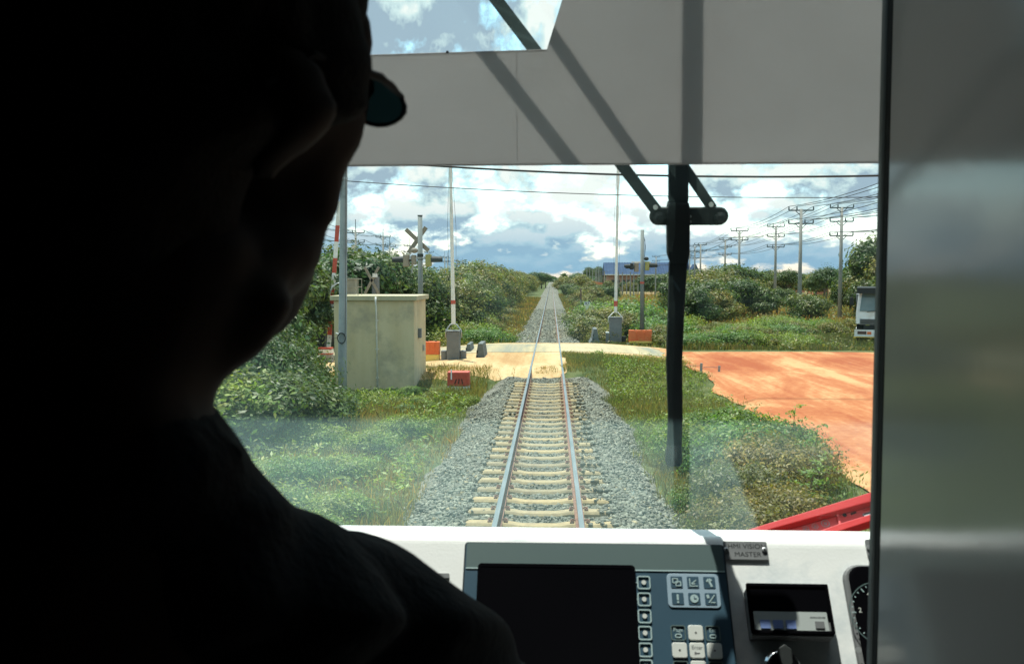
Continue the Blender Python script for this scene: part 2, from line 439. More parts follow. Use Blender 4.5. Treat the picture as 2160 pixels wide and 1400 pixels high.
def dirt_mat(name, lo, mid, hi, sc=.35, tracks=None):
    m = bpy.data.materials.new(name); m.use_nodes = True; t = m.node_tree; b = t.nodes['Principled BSDF']
    b.inputs['Roughness'].default_value = .95; b.inputs['Specular IOR Level'].default_value = .15
    g = N(t, 'ShaderNodeNewGeometry'); mp = N(t, 'ShaderNodeMapping')
    mp.inputs['Rotation'].default_value = (0, 0, R(28)); mp.inputs['Scale'].default_value = (1, .38, 1)
    t.links.new(g.outputs['Position'], mp.inputs[0])
    n = N(t, 'ShaderNodeTexNoise', Scale=sc, Detail=9, Roughness=.62, Distortion=.6); t.links.new(mp.outputs[0], n.inputs['Vector'])
    n2 = N(t, 'ShaderNodeTexNoise', Scale=6.0, Detail=8, Roughness=.7); t.links.new(g.outputs['Position'], n2.inputs['Vector'])
    mr_ = N(t, 'ShaderNodeMapping'); mr_.inputs['Rotation'].default_value = (0, 0, R(24)); mr_.inputs['Scale'].default_value = (2.4, .07, 1)
    t.links.new(g.outputs['Position'], mr_.inputs[0])
    n3 = N(t, 'ShaderNodeTexNoise', Scale=1.4, Detail=5, Roughness=.6, Distortion=.3); t.links.new(mr_.outputs[0], n3.inputs['Vector'])
    f = math_node(t, 'ADD', math_node(t, 'ADD', math_node(t, 'MULTIPLY', n.outputs[0], .62), math_node(t, 'MULTIPLY', n2.outputs[0], .20)), math_node(t, 'MULTIPLY', n3.outputs[0], .18))
    c = ramp(t, f, [(.40, lo), (.49, mid), (.57, hi)])
    # pebbles and twigs
    v = N(t, 'ShaderNodeTexVoronoi', Scale=2.6); t.links.new(g.outputs['Position'], v.inputs['Vector'])
    mx = N(t, 'ShaderNodeMixRGB'); mx.inputs[2].default_value = (.16, .10, .07, 1)
    t.links.new(ramp(t, v.outputs['Distance'], [(.05, .8), (.09, 0)]), mx.inputs[0]); t.links.new(c, mx.inputs[1])
    t.links.new(mx.outputs[0], b.inputs['Base Color'])
    bp = N(t, 'ShaderNodeBump', Strength=.5, Distance=.06); t.links.new(f, bp.inputs['Height']); t.links.new(bp.outputs[0], b.inputs['Normal'])
    return m
M_lot = dirt_mat('orange_laterite', (.27, .072, .028), (.36, .135, .055), (.46, .265, .125))
M_cross = dirt_mat('pale_sand', (.33, .20, .09), (.42, .29, .145), (.50, .37, .21), .5)
M_road = dirt_mat('dusty_pavement', (.21, .215, .17), (.33, .285, .18), (.42, .36, .22), .45)

def sheet(name, xa, xb, nx, ya, yb, ny, m, lift, fz=gz):
    """sheet between the curves ya(x) and yb(x), following the ground a few mm above it"""
    X = np.linspace(0, 1, nx)[None].repeat(ny, 0); T = np.linspace(0, 1, ny)[:, None].repeat(nx, 1)
    X = xa + (xb - xa) * X
    Y = ya(X) + (yb(X) - ya(X)) * T
    Z = fz(X, Y) + lift
    V = np.stack([X.ravel(), Y.ravel(), Z.ravel()], 1)
    i = (np.arange(ny - 1)[:, None] * nx + np.arange(nx - 1)[None]).ravel()
    o = obj(name, np_mesh(name, V, np.stack([i, i + 1, i + nx + 1, i + nx], 1)), m, smooth=True); tag(o, kind='structure'); return o
jit = lambda x, a=.25: a * np.sin(x * 1.9) + a * .6 * np.sin(x * 4.7 + 1) + a * .3 * np.sin(x * 11.3)
sheet('crossing_sand', -15, 5.6, 90, lambda x: 29.0 + .9 * sstep(.3, 1.3, x) * 6.4 + .5 * sstep(-2, -6, x) + jit(x), lambda x: 43.0 + jit(x + 9, .2), 40, M_cross, .012)
sheet('road', -60, 60, 260, lambda x: 37.2 + jit(x * .4, .15), lambda x: 42.0 + jit(x * .5 + 3, .12), 14, M_road, .022)
# the orange lot runs alongside the track: sheet in y with a ragged left edge
def lot():
    ny, nx = 150, 60
    y = np.linspace(-12, 41.9, ny)[:, None].repeat(nx, 1); T = np.linspace(0, 1, nx)[None].repeat(ny, 0)
    x0 = 5.15 + .12 * np.sin(y * 1.3) + .09 * np.sin(y * 3.1) - .7 * sstep(16, 10, y) - .35 * sstep(30, 37, y)
    X = x0 + (62 - x0) * T ** 1.6
    y = y + T * 0 
    Z = gz(X, y) + .032
    V = np.stack([X.ravel(), y.ravel(), Z.ravel()], 1)
    i = (np.arange(ny - 1)[:, None] * nx + np.arange(nx - 1)[None]).ravel()
    o = obj('dirt_lot', np_mesh('dirt_lot', V, np.stack([i, i + 1, i + nx + 1, i + nx], 1)), M_lot, smooth=True); tag(o, kind='structure')
lot()

# ================================================================== TRACK
def ballast_mat():
    m = bpy.data.materials.new('ballast_bed'); m.use_nodes = True; t = m.node_tree; b = t.nodes['Principled BSDF']
    b.inputs['Roughness'].default_value = .9
    g = N(t, 'ShaderNodeNewGeometry')
    v = N(t, 'ShaderNodeTexVoronoi', Scale=15.0); t.links.new(g.outputs['Position'], v.inputs['Vector'])
    n = N(t, 'ShaderNodeTexNoise', Scale=.5, Detail=6); t.links.new(g.outputs['Position'], n.inputs['Vector'])
    s = N(t, 'ShaderNodeSeparateXYZ'); t.links.new(v.outputs['Color'], s.inputs[0])
    c = ramp(t, s.outputs[0], [(0, (.065, .07, .06)), (.5, (.125, .13, .108)), (1, (.23, .225, .19))])
    mx = N(t, 'ShaderNodeMixRGB', blend_type='MULTIPLY'); mx.inputs[0].default_value = 1
    t.links.new(ramp(t, n.outputs[0], [(.3, (.8, .78, .68)), (.7, (1.05, 1.05, 1.02))]), mx.inputs[2]); t.links.new(c, mx.inputs[1])
    t.links.new(mx.outputs[0], b.inputs['Base Color'])
    bp = N(t, 'ShaderNodeBump', Strength=1, Distance=.05); bp.invert = True
    t.links.new(v.outputs['Distance'], bp.inputs['Height']); t.links.new(bp.outputs[0], b.inputs['Normal'])
    return m
def bed_z(xp, y):                                  # xp measured from the track centre
    a = np.abs(xp) + .02 * np.sin(y * 5) + .08 * np.sin(y * .8 + np.sign(xp)) + .06 * np.sin(y * 2.3)
    z = -.188 - .030 * (1 - sstep(.85, 1.05, np.abs(xp))) - .36 * np.clip((a - 1.2) / .9, 0, None)
    return z
def bed(y0, y1, n):
    xb = np.concatenate([np.linspace(-2.5, -1.1, 10), np.linspace(-1.0, 1.0, 9), np.linspace(1.1, 2.5, 10)])
    me = grid_mesh('track_bed', xb + TX, np.linspace(y0, y1, n), lambda X, Y: bed_z(X - TX, Y))
    o = obj('track_bed', me, M_bal, smooth=True); tag(o, kind='structure'); return o
M_bal = ballast_mat()
bed(-12, 30.0, 90); bed(43.2, 900, 420)

SP = .627; SY = [9.0 + SP * i for i in range(33)]
def stones(name, n, xr, y0, y1, s0, s1, keep, seed, yp=1.0):
    g = np.random.default_rng(seed)
    xp = g.uniform(-xr, xr, n); y = y0 + (y1 - y0) * g.uniform(0, 1, n) ** yp
    k = keep(xp, y, g); xp, y = xp[k], y[k]; n = len(xp)
    s = g.uniform(s0, s1, n)
    z = bed_z(xp, y) + s * g.uniform(-.15, .35, n)
    dd = np.abs((y - 9.0 + SP / 2) % SP - SP / 2)
    z = np.where((dd < .12) & (np.abs(xp) < 1.0) & (y < 27.7), -.15 + s * .2, z)
    base = np.array([(x, yy, zz) for x in (-1, 1) for yy in (-1, 1) for zz in (-1, 1)], float) * .5
    V = base[None] * g.uniform(.35, 1.25, (n, 1, 3)) * s[:, None, None]
    V += g.normal(0, .17, (n, 8, 3)) * s[:, None, None]
    q = g.normal(0, 1, (n, 4)); q /= np.linalg.norm(q, axis=1)[:, None]; w, a, b, c = q.T
    Rm = np.stack([1-2*(b*b+c*c), 2*(a*b-c*w), 2*(a*c+b*w), 2*(a*b+c*w), 1-2*(a*a+c*c), 2*(b*c-a*w), 2*(a*c-b*w), 2*(b*c+a*w), 1-2*(a*a+b*b)], 1).reshape(n, 3, 3)
    V = np.einsum('nij,nkj->nki', Rm, V)
    V[:, :, 2] *= .75
    V += np.stack([xp + TX, y, z], 1)[:, None]
    F0 = np.array([(0, 1, 3, 2), (4, 6, 7, 5), (0, 4, 5, 1), (2, 3, 7, 6), (0, 2, 6, 4), (1, 5, 7, 3)])
    F = (np.arange(n)[:, None, None] * 8 + F0[None]).reshape(-1, 4)
    v = g.uniform(.48, 1.28, n) ** 1.1; t = g.uniform(0, 1, n)
    c = np.stack([v * (1 + .06 * t), v * (1.0 + .03 * t), v * (.98 - .06 * t)], 1)
    ru = np.exp(-((np.abs(xp) - .53) / .16) ** 2) * (.5 + .5 * np.sin(y * .9 + xp)) + .5 * np.clip(wob(xp * 2, y * .35) - .2, 0, 1)
    c *= np.stack([1 + .10 * ru, 1 - .10 * ru, 1 - .28 * ru], 1)
    c *= (1 - .30 * np.exp(-(xp / .28) ** 2) * (.5 + .5 * np.sin(y * .55)))[:, None]
    odd = g.uniform(0, 1, n); c[odd < .03] *= (1.35, 1.1, .8); c[odd > .98] *= 1.5
    o = obj(name, np_mesh(name, V.reshape(-1, 3), F, np.repeat(c, 8, 0)), M_stone)
    tag(o, 'grey crushed stone ballast heaped around the sleepers and rails', 'ballast', kind='stuff'); return o
M_stone = mat('crushed_stone', (.13, .145, .12), (.19, .198, .165), scale=3, rough=.85, attr=True)
SY = [y for y in SY if y < 27.6]
def keep_near(xp, y, g):
    d = np.abs((y - 9.0 + SP / 2) % SP - SP / 2)
    on = (d < .125) & (np.abs(xp) < .96) & (y < 27.7)
    side = (np.abs(xp) > .66) & (g.uniform(0, 1, len(xp)) < np.where(xp > 0, np.where(xp > .80, .75, .18) * (.4 + .6 * np.sin(y * .7 + 1) ** 2), .025))
    rail = (np.abs(np.abs(xp) - .535) < .07)
    edge = g.uniform(0, 1, len(xp)) < np.clip((2.04 - np.abs(xp) + .16 * np.sin(y * 1.1) + .12 * np.sin(y * 3.7) - .5 * sstep(22, 28, y)) / .55, 0, 1)
    return (~on | side) & ~rail & edge & (g.uniform(0, 1, len(xp)) > sstep(26.8, 29.4, y))
stones('ballast', 104000, 2.45, 6.0, 30.4, .026, .062, keep_near, 1)
stones('ballast', 26000, 2.3, 43.6, 95, .05, .10, lambda xp, y, g: (np.abs(np.abs(xp) - .535) > .07) & (g.uniform(0, 1, len(xp)) < np.clip((2.2 - np.abs(xp)) / .3, 0, 1)), 2, 1.5)

# rails
def rail(side):
    prof = [(-.062, -.142), (.062, -.142), (.062, -.130), (.012, -.116), (.009, -.040), (.033, -.032), (.033, -.003), (.028, 0), (-.028, 0), (-.033, -.003), (-.033, -.032), (-.009, -.040), (-.012, -.116), (-.062, -.130)]
    t = thing('rail', ('left' if side < 0 else 'right') + ' steel rail of the track running to the horizon', 'rail', (TX + side * .533, 0, 0))
    b = MB()
    ycuts = [-12, 60, 900]
    for y0, y1 in zip(ycuts, ycuts[1:]):
        b.prism(prof[:7] + prof[9:], 'y', y0, y1)
    obj('rail_web', b, M_railside, t)
    h = MB(); h.prism([(-.0325, -.006), (.0325, -.006), (.0325, -.001), (.028, .0025), (-.028, .0025), (-.0325, -.001)], 'y', -12, 900)
    obj('rail_head', h, M_railtop, t)
rail(-1); rail(1)

# sleepers with a dipped middle, four clips each
def sleeper():
    t = thing('concrete_sleeper', 'pale concrete sleeper with a dipped middle, bedded in the grey ballast under both rails', 'sleeper', (TX, SY[0], 0), group='concrete sleepers of the near track')
    top = [(-1.0, -.165), (-.93, -.140), (-.42, -.142), (-.22, -.172), (.22, -.172), (.42, -.142), (.93, -.140), (1.0, -.165)]
    prof = top + [(1.0, -.34), (-1.0, -.34)]
    b = MB(); n = len(prof); i = 0
    for yy, w in ((-.11, 0), (-.075, 1), (.075, 1), (.11, 0)):
        b.v += [(x, yy, z if w or z < -.3 else z - .035) for x, z in prof]
    for s in range(3):
        for k in range(n):
            j = (k + 1) % n
            b.f.append((s * n + k, s * n + j, (s + 1) * n + j, (s + 1) * n + k))
    b.f.append(tuple(range(n))); b.f.append(tuple(range(3 * n, 4 * n)))
    obj('sleeper_block', b, M_sleep, t, bevel=.008)
    for x in (-.533, .533):
        for s in (-1, 1):
            c = MB()
            c.tube([(x + s * .075, -.04, -.125), (x + s * .11, -.03, -.10), (x + s * .12, .01, -.105), (x + s * .085, .04, -.11), (x + s * .06, .02, -.118)], .009, 6)
            c.box((x + s * .105, 0, -.132), (.05, .10, .02))
            obj('rail_clip', c, M_railside, t)
    return t
s0 = sleeper()
for y in SY[1:]:
    c = copy_tree(s0, (TX, y, 0))
    c.rotation_euler = (0, 0, random.Random(int(y * 100)).uniform(-.008, .008))

# ================================================================== LEVEL CROSSING FURNITURE
# ---- kiosk
def kiosk():
    x0, x1, y0, y1, z0, z1 = -6.82, -4.29, 28.0, 30.6, -.6, 2.32
    t = thing('equipment_hut', 'tan windowless equipment hut with a flat slab roof and a white drainpipe', 'hut', ((x0 + x1) / 2, (y0 + y1) / 2, -.5))
    cx, cy = (x0 + x1) / 2, (y0 + y1) / 2
    b = MB().box((0, 0, (z0 + z1) / 2 + .5), (x1 - x0, y1 - y0, z1 - z0)); obj('wall', b, M_kiosk, t, bevel=.015)
    rf = obj('roof', MB().box((0, 0, z1 + .5 + .077), (x1 - x0 + .2, y1 - y0 + .2, .15)), M_kioskroof, t, bevel=.012)
    p = MB(); px_ = -5.47 - cx
    p.tube([(px_, -(y1 - y0) / 2 - .13, z1 + .5 + .12), (px_, -(y1 - y0) / 2 - .13, z1 + .40), (px_, -(y1 - y0) / 2 - .045, z1 + .28), (px_ + .02, -(y1 - y0) / 2 - .045, .0)], .027, 8)
    for z in (.4, 1.3, 2.2): p.box((px_ + .012, -(y1 - y0) / 2 - .03, z), (.09, .06, .03))
    obj('drainpipe', p, M_white, t, smooth=True)
    obj('wall_socket_box', MB().box(((x1 - x0) / 2 + .05, -.4, 1.75), (.1, .22, .3)), M_cab, t, bevel=.01)
    obj('wall_socket_box', MB().box(((x1 - x0) / 2 + .03, .6, 1.2), (.06, .14, .2)), M_steel, t, bevel=.01)
kiosk()
def roof_unit():
    p = at(741, 622, 29.0); z = 2.475
    t = thing('rooftop_unit', 'weathered grey cabinet in a pipe guard frame on the hut roof', 'cabinet', (p.x, 29.3, z))
    obj('cabinet_body', MB().box((-.08, 0, .27), (.36, .4, .5)), M_beige, t, bevel=.02)
    obj('cabinet_lid', MB().box((-.08, 0, .535), (.42, .46, .03)), M_beige, t)
    f = MB()
    for x in (-.34, .22):
        for y in (-.28, .28): f.tube([(x, y, 0), (x, y, .52)], .014, 6)
    for z_ in (.52, .26):
        f.tube([(-.34, -.28, z_), (.22, -.28, z_), (.22, .28, z_), (-.34, .28, z_), (-.34, -.28, z_)], .012, 6)
    obj('guard_frame', f, M_beige, t)
    h = MB().tube([(-.75, -.1, .0), (-.68, -.1, .25), (-.5, -.1, .38), (-.27, -.1, .4)], .02, 7)
    obj('hose', h, M_steel, t, smooth=True)
roof_unit()

# ---- near concrete pole with cable coil
PX, PY = at(722, 800, 27.0).x, 27.0
def near_pole():
    t = thing('concrete_pole', 'tall grey concrete pole before the tan hut with a coil of black cable', 'pole', (PX, PY, -.5))
    obj('pole_shaft', MB().tube([(0, 0, -.2), (.01, 0, 1.0), (.07, 0, 4.0), (.13, 0, 7.2), (.16, 0, 9.2)], [.135, .132, .115, .10, .092], 20), M_pole, t, smooth=True)
    zc = at(721, 713, 26.85).z + .5
    c = MB(); pts = []
    for k in range(61):
        a = 2 * math.pi * k / 20; r = .125 + .006 * math.sin(k * .7)
        pts.append((.03 + r * math.cos(a) * .95, -.165 - .01 * (k // 20), zc + r * 1.25 * math.sin(a)))
    c.tube(pts, .012, 6)
    obj('cable_coil', c, M_wire, t, smooth=True)
    obj('cable_tie', MB().box((-.10, -.17, zc + .14), (.09, .05, .03), Euler((0, R(25), 0)).to_matrix()), M_white, t)
    w = MB()
    w.tube([(.13, -.13, zc + .05), (.15, -.13, 2.6), (.18, -.12, 4.2), (.20, -.10, 6.3), (.22, -.08, 8.0)], .008, 5)
    w.tube([(-.12, -.1, zc), (-.4, .05, zc + .02), (-.6, 1.0, zc - .1)], .006, 5)
    obj('down_cable', w, M_wire, t, smooth=True)
    w = MB(); w.tube([(.22, 0, 8.0), (.42, 0, 7.62), (.55, 0, 7.75), (.5, 0, 7.95), (.3, 0, 8.0)], .007, 5)
    obj('spare_loop', w, M_wire, t, smooth=True)
    for z in (6.5, 6.95): obj('pole_clamp', MB().tube([(.115, 0, z - .03), (.115, 0, z + .03)], .125, 16), M_steel, t)
near_pole()
def catenary(a, b, sag, n=24):
    a, b = Vector(a), Vector(b)
    return [a.lerp(b, k / n) - Vector((0, 0, sag * 4 * (k / n) * (1 - k / n))) for k in range(n + 1)]
def cable(name, a, b, sag, r, label, group=None, cat='cable', n=24):
    c0 = Vector(a)
    pts = [p - c0 for p in catenary(a, b, sag, n)]
    o = obj(name, MB().tube(pts, r, 6), M_wire, smooth=True, loc=c0); tag(o, label, cat, group); return o
cable('overhead_cable', (PX + .2, PY, at(733, 382, PY).z), (24, PY, at(733, 382, PY).z + .15), .62, .014, 'thin black cable crossing the track, lower of the two, tied to the near concrete pole')
cable('overhead_cable', (PX + .2, PY, at(733, 336, PY).z), (24, PY, at(733, 336, PY).z + .35), .75, .034, 'thick twisted black cable crossing the track, upper of the two, just under the blind edge')
pe = thing('concrete_pole', 'grey concrete pole carrying the right-hand ends of the cables over the track', 'pole', (24, PY, -.4))
obj('pole_shaft', MB().tube([(0, 0, 0), (0, 0, 9)], [.13, .095], 14), M_pole, pe, smooth=True)
obj('pole_clamp', MB().tube([(0, 0, 7.2), (0, 0, 7.26)], .12, 14), M_steel, pe)

# ---- barriers (raised)
def striped(mb_w, mb_r, p0, p1, w, h, bands, start_white=True):
    p0, p1 = Vector(p0), Vector(p1)
    for k in range(len(bands) - 1):
        a, b = p0.lerp(p1, bands[k]), p0.lerp(p1, bands[k + 1])
        (mb_w if (k % 2 == 0) == start_white else mb_r).bar(a, b, w, h)
def barrier(px, py_base, D, label, armtop, w, red_low):
    g = at(px, py_base, D); z0 = g.z
    t = thing('level_crossing_barrier', label, 'barrier', (g.x, D, z0), group='raised level crossing barriers')
    h = 1.28
    obj('machine_cabinet', MB().box((0, 0, h / 2), (w, .5, h)), M_cab, t, bevel=.03)
    obj('cabinet_lid', MB().box((0, 0, h + .02), (w + .04, .54, .04)), M_cab, t, bevel=.01)
    y = MB()
    for s in (-1, 1):
        y.tube([(s * (w / 2 + .06), 0, h - .25), (s * (w / 2 + .05), 0, h + .02), (s * .12, 0, h + .27), (0, 0, h + .30)], .03, 6)
    obj('yoke', y, M_white if red_low else M_steel, t, smooth=True)
    for s in (-1, 1):
        obj('counterweight', MB().box((s * (w / 2 + .13), .05, .33 if not red_low else .18), (.2, .36, .42 if not red_low else .28)), M_cab if not red_low else M_dark, t, bevel=.02)
    arm = MB(); red = MB()
    p0, p1 = Vector((0, 0, h + .28)), Vector(armtop)
    L = (p1 - p0).length
    rad = [.085, .075, .068, .062, .03]
    cuts = [0, .16, .30, .6, 1.0]
    for k in range(4):
        arm.tube([p0.lerp(p1, cuts[k]), p0.lerp(p1, cuts[k + 1])], [rad[k], rad[k] * .97], 10)
    obj('barrier_arm', arm, M_white, t, smooth=False)
    if red_low: red.tube([p0.lerp(p1, .035), p0.lerp(p1, .065)], .10, 8)
    else: red.tube([p0.lerp(p1, .105), p0.lerp(p1, .125)], .09, 8)
    obj('red_band', red, M_red, t)
    s = MB()
    for dx in (-.16, .17): s.tube([p0 + Vector((dx * .6, 0, .4)), p0.lerp(p1, .5) + Vector((dx, .0, 0)), p0.lerp(p1, .97)], .006, 4)
    obj('stay_wire', s, M_wire, t)
    return t
barrier(957, 768, 34.8, 'raised white barrier arm on a grey machine cabinet left of the rails', (-.12, 0, 9.0), .50, False)
barrier(1298, 722, 46.8, 'raised white barrier arm with a red band low down, right of the rails', (.10, 0, 10.6), .62, True)
def striped_barrier():
    D = 38.0; b = at(690, 752, D)
    t = thing('level_crossing_barrier', 'raised red and white striped barrier arm behind the left edge of the tan hut', 'barrier', (b.x, D, b.z), group='raised level crossing barriers')
    top = at(716, 425, D)
    W, Rr = MB(), MB()
    p0 = Vector((.06, 0, .3)); p1 = top - Vector((b.x, D, b.z))
    # band limits as fractions of the arm
    fr = [0, .10, .20, .31, .41, .52, .62, .73, .84, 1.0]
    striped(W, Rr, p0, p1, .17, .05, fr)
    obj('white_bands', W, M_white, t); obj('red_bands', Rr, M_red, t)
    obj('machine_cabinet', MB().box((-.3, .2, .55), (.4, .4, 1.1)), M_dark, t, bevel=.02)
striped_barrier()
def kerb_block(px0, px1, py, D, label):
    a, b = at(px0, py, D), at(px1, py, D); w = b.x - a.x
    z0 = float(gz((a.x + b.x) / 2, D)); t = thing('concrete_kerb_block', label, 'kerb block', ((a.x + b.x) / 2, D, z0))
    h = .55
    obj('block', MB().box((0, 0, h / 2), (w, .3, h)), M_conc, t, bevel=.01)
    obj('painted_stripe', MB().box((0, -.02, h + .02), (w + .004, .34, .05)), M_red, t)
    obj('painted_stripe', MB().box((0, -.02, h - .1), (w + .004, .345, .14)), M_white, t)
    obj('painted_stripe', MB().box((0, -.02, h - .2), (w + .004, .34, .04)), M_red, t)
kerb_block(655, 702, 770, 36.0, 'low red and white striped concrete block left of the tan hut')

M_jersey = mat('grimy_concrete', (.09, .11, .115), (.14, .16, .16), scale=5, rough=.9, grime=(.05, .06, .06))
M_mast = mat('signal_mast_grey', (.12, .15, .145), (.19, .21, .20), scale=3, rough=.7, stretch=(1, 1, .3))
# ---- jersey barriers seen end on
def jersey(px, py, D, h, w, label, lit=False, flip=1):
    g = at(px, py, D)
    prof = [(-.30 * w, 0), (-.30 * w, .08 * h), (-.17 * w, .34 * h), (-.09 * w, h), (.09 * w, h), (.17 * w, .34 * h), (.30 * w, .08 * h), (.30 * w, 0)]
    t = thing('jersey_barrier', label, 'barrier', (g.x, D, g.z), group='concrete jersey barriers by the crossing')
    obj('barrier_body', MB().prism(prof, 'y', 0, 1.6), M_jersey, t, bevel=.012)
    s = MB()
    for z in (.35, .6): s.box((-.12 * w, -.004, z * h), (.05, .02, .12))
    obj('lifting_slot', s, M_dark, t)
    return t
jersey(1013, 768, 34.8, .80, 1.0, 'grey concrete jersey barrier end beside the left barrier machine, nearest of two')
jersey(988, 753, 38.2, .55, .75, 'smaller grey jersey barrier just behind the one by the left barrier machine')
jersey(1256, 727, 44.6, .78, .95, 'lone grey jersey barrier standing right of the rails beyond the road')
def marker_post():
    g = at(1281, 724, 46)
    t = thing('marker_post', 'short dark post with a white top beside the right barrier machine', 'post', (g.x, 46, g.z))
    obj('post', MB().box((0, 0, .26), (.16, .16, .52)), M_cab, t, bevel=.01); obj('post_cap', MB().box((0, 0, .55), (.18, .18, .08)), M_white, t, bevel=.01)
marker_post()
# ---- plastic water barriers
def plastic(px0, px1, py0, py1, D, split, label):
    a, b = at(px0, py1, D), at(px1, py0, D); w = b.x - a.x; h = b.z - a.z
    t = thing('plastic_barrier', label, 'road barrier', ((a.x + b.x) / 2, D, a.z), group='orange plastic road barriers')
    zs = h * split
    up = MB().prism([(-.18, zs), (.18, zs), (.13, h), (-.13, h)], 'x', -w / 2, w / 2)
    obj('upper_shell', up, M_orange, t, bevel=.02)
    if split > 0:
        lo = MB().prism([(-.26, 0), (.26, 0), (.24, .12), (.185, zs - .004), (-.185, zs - .004), (-.24, .12)], 'x', -w / 2 + .005, w / 2 - .005)
        obj('lower_shell', lo, M_yellow, t, bevel=.02)
    c = MB()
    for x in (-w * .25, w * .25): c.tube([(x, 0, h - .01), (x, 0, h + .025)], .05, 10)
    obj('filler_cap', c, M_dark, t)
    r = MB()
    for k in (1, 2): r.box((-w / 2 + w * k / 3, -.165, zs + (h - zs) * .5), (.05, .04, (h - zs) * .7))
    obj('rib', r, M_orange, t)
plastic(893, 928, 720, 766, 35.0, .42, 'orange over yellow plastic barrier beside the right side of the tan hut')
plastic(1326, 1375, 696, 723, 46.5, 0.02, 'long low orange plastic barrier at the foot of the right signal pole')

# ---- red and white block near the track
def red_block():
    D = 27.6; a, b = at(945, 824, D), at(991, 783, D); w = b.x - a.x; h = b.z - a.z
    t = thing('painted_marker_block', 'faded red block with a white painted base in the grass by the ballast', 'marker block', ((a.x + b.x) / 2, D, a.z - .1))
    obj('block_top', MB().box((0, 0, .1 + h * .64), (w, .42, h * .74)), M_red, t, bevel=.035)
    obj('block_base', MB().box((0, 0, .1 + h * .12), (w - .01, .41, h * .29)), M_white, t, bevel=.01)
    obj('post_stub', MB().tube([(-w / 2 + .13, -.23, .1 + h * .62), (-w / 2 + .13, -.23, .1 + h * 1.12)], .022, 8), M_white, t)
    ring = MB()
    for k in range(3):
        ring.box((-.08 + k * .1, -.213, .1 + h * .52), (.03, .006, .16), Euler((0, R(20 - 15 * k), 0)).to_matrix())
    obj('worn_lettering', ring, M_dark, t)
red_block()

# ---- crossbuck signal (seen from behind)
def arm_plate(mb, c, L, w, ang, th=.03):
    mb.box(c, (L, th, w), Euler((0, R(ang), 0)).to_matrix())
def signal_head(t, c, facing, body, hood=True, big=1.0):
    """facing +1: hood points right, -1 left; the heads are turned side on"""
    c = Vector(c)
    obj('lamp_housing', MB().box(c, (.20 * big, .30, .42 * big)), body, t, bevel=.03)
    h = MB(); n = 12; x0 = c.x + facing * .10 * big; x1 = c.x + facing * .48 * big
    for k in range(n):
        a0 = math.pi * (-.15 + 1.3 * k / n); a1 = math.pi * (-.15 + 1.3 * (k + 1) / n); r = .15 * big
        P = lambda x, a, rr_: (x, c.y - rr_ * math.cos(a), c.z + rr_ * math.sin(a))
        h.quad(P(x0, a0, r), P(x0, a1, r), P(x1, a1, r * .85), P(x1, a0, r * .85))
        h.quad(P(x0, a0, r - .012), P(x1, a0, r * .85 - .012), P(x1, a1, r * .85 - .012), P(x0, a1, r - .012))
    hd = obj('lamp_hood', h, M_dark, t)
    obj('lamp_lens', MB().ell((x0 - facing * .02, c.y, c.z), (.03, .1 * big, .1 * big)), M_glassdark, t, smooth=True)
def crossbuck(D, px, ptop, zb, name_label):
    p = at(px, ptop, D)
    t = thing('crossing_signal', name_label, 'signal', (p.x, D, zb))
    H = p.z - zb
    obj('mast', MB().tube([(0, 0, 0), (0, 0, H)], [.10, .085], 14), M_mast, t, smooth=True)
    obj('mast_cap', MB().tube([(0, 0, H), (0, 0, H + .02)], .10, 14), M_cab, t)
    c = (at(886, 506, D).z - zb)
    W = MB(); X = (-.12, .14)
    a = MB(); arm_plate(a, (-.13, .12, c), 1.15, .155, 43); obj('cross_board', a, M_beige, t, bevel=.008)
    a = MB(); arm_plate(a, (-.13, .155, c), 1.15, .155, -55); obj('cross_board', a, M_beige, t, bevel=.008)
    zl = at(886, 548, D).z - zb
    obj('lamp_bracket', MB().box((0, 0, zl + .05), (1.0, .06, .06)), M_steel, t)
    signal_head(t, (-.52, 0, zl - .03), -1, M_beige, big=1.05)
    signal_head(t, (-.25, .1, zl), -1, M_beige, big=.85)
    signal_head(t, (.30, .05, zl - .02), 1, M_sigyellow, big=1.05)
    obj('bell', MB().ell((-.22, 0, zl + .34), (.14, .12, .10)), M_beige, t, smooth=True)
    obj('cable_straps', MB().tube([(0, 0, zl + .1), (0, 0, zl + .22)], .115, 12).tube([(0, 0, zl + .0), (0, 0, zl + .03)], .112, 12), M_dark, t)
    b = MB().tube([(-.1, .14, zl + .1), (-.3, .14, zl + .05), (-.33, .14, zl - .5)], .022, 6); obj('conduit', b, M_steel, t)
crossbuck(33.0, 886, 455, -.4, 'grey signal mast with crossed boards and side-on lamps rising behind the hut roof')
def small_crossbuck():
    D = 37.5; p = at(790, 566, D); zb = -.45
    t = thing('crossbuck_sign', 'small crossed-board sign poking up behind the hut roof', 'sign', (p.x, D, zb))
    H = p.z - zb
    obj('sign_post', MB().tube([(.04, 0, 0), (.04, 0, H - .35)], .16, 10), M_cab, t)
    for ang, dx in ((62, -.1), (-62, -.1)):
        a = MB(); arm_plate(a, (dx + .02, -.2, H - .50), 1.25, .11, ang); obj('cross_board', a, M_beige, t, bevel=.008)
    obj('cross_board_cap', MB().box((.06, -.22, H - .30), (.2, .05, .14)), M_white, t)
small_crossbuck()
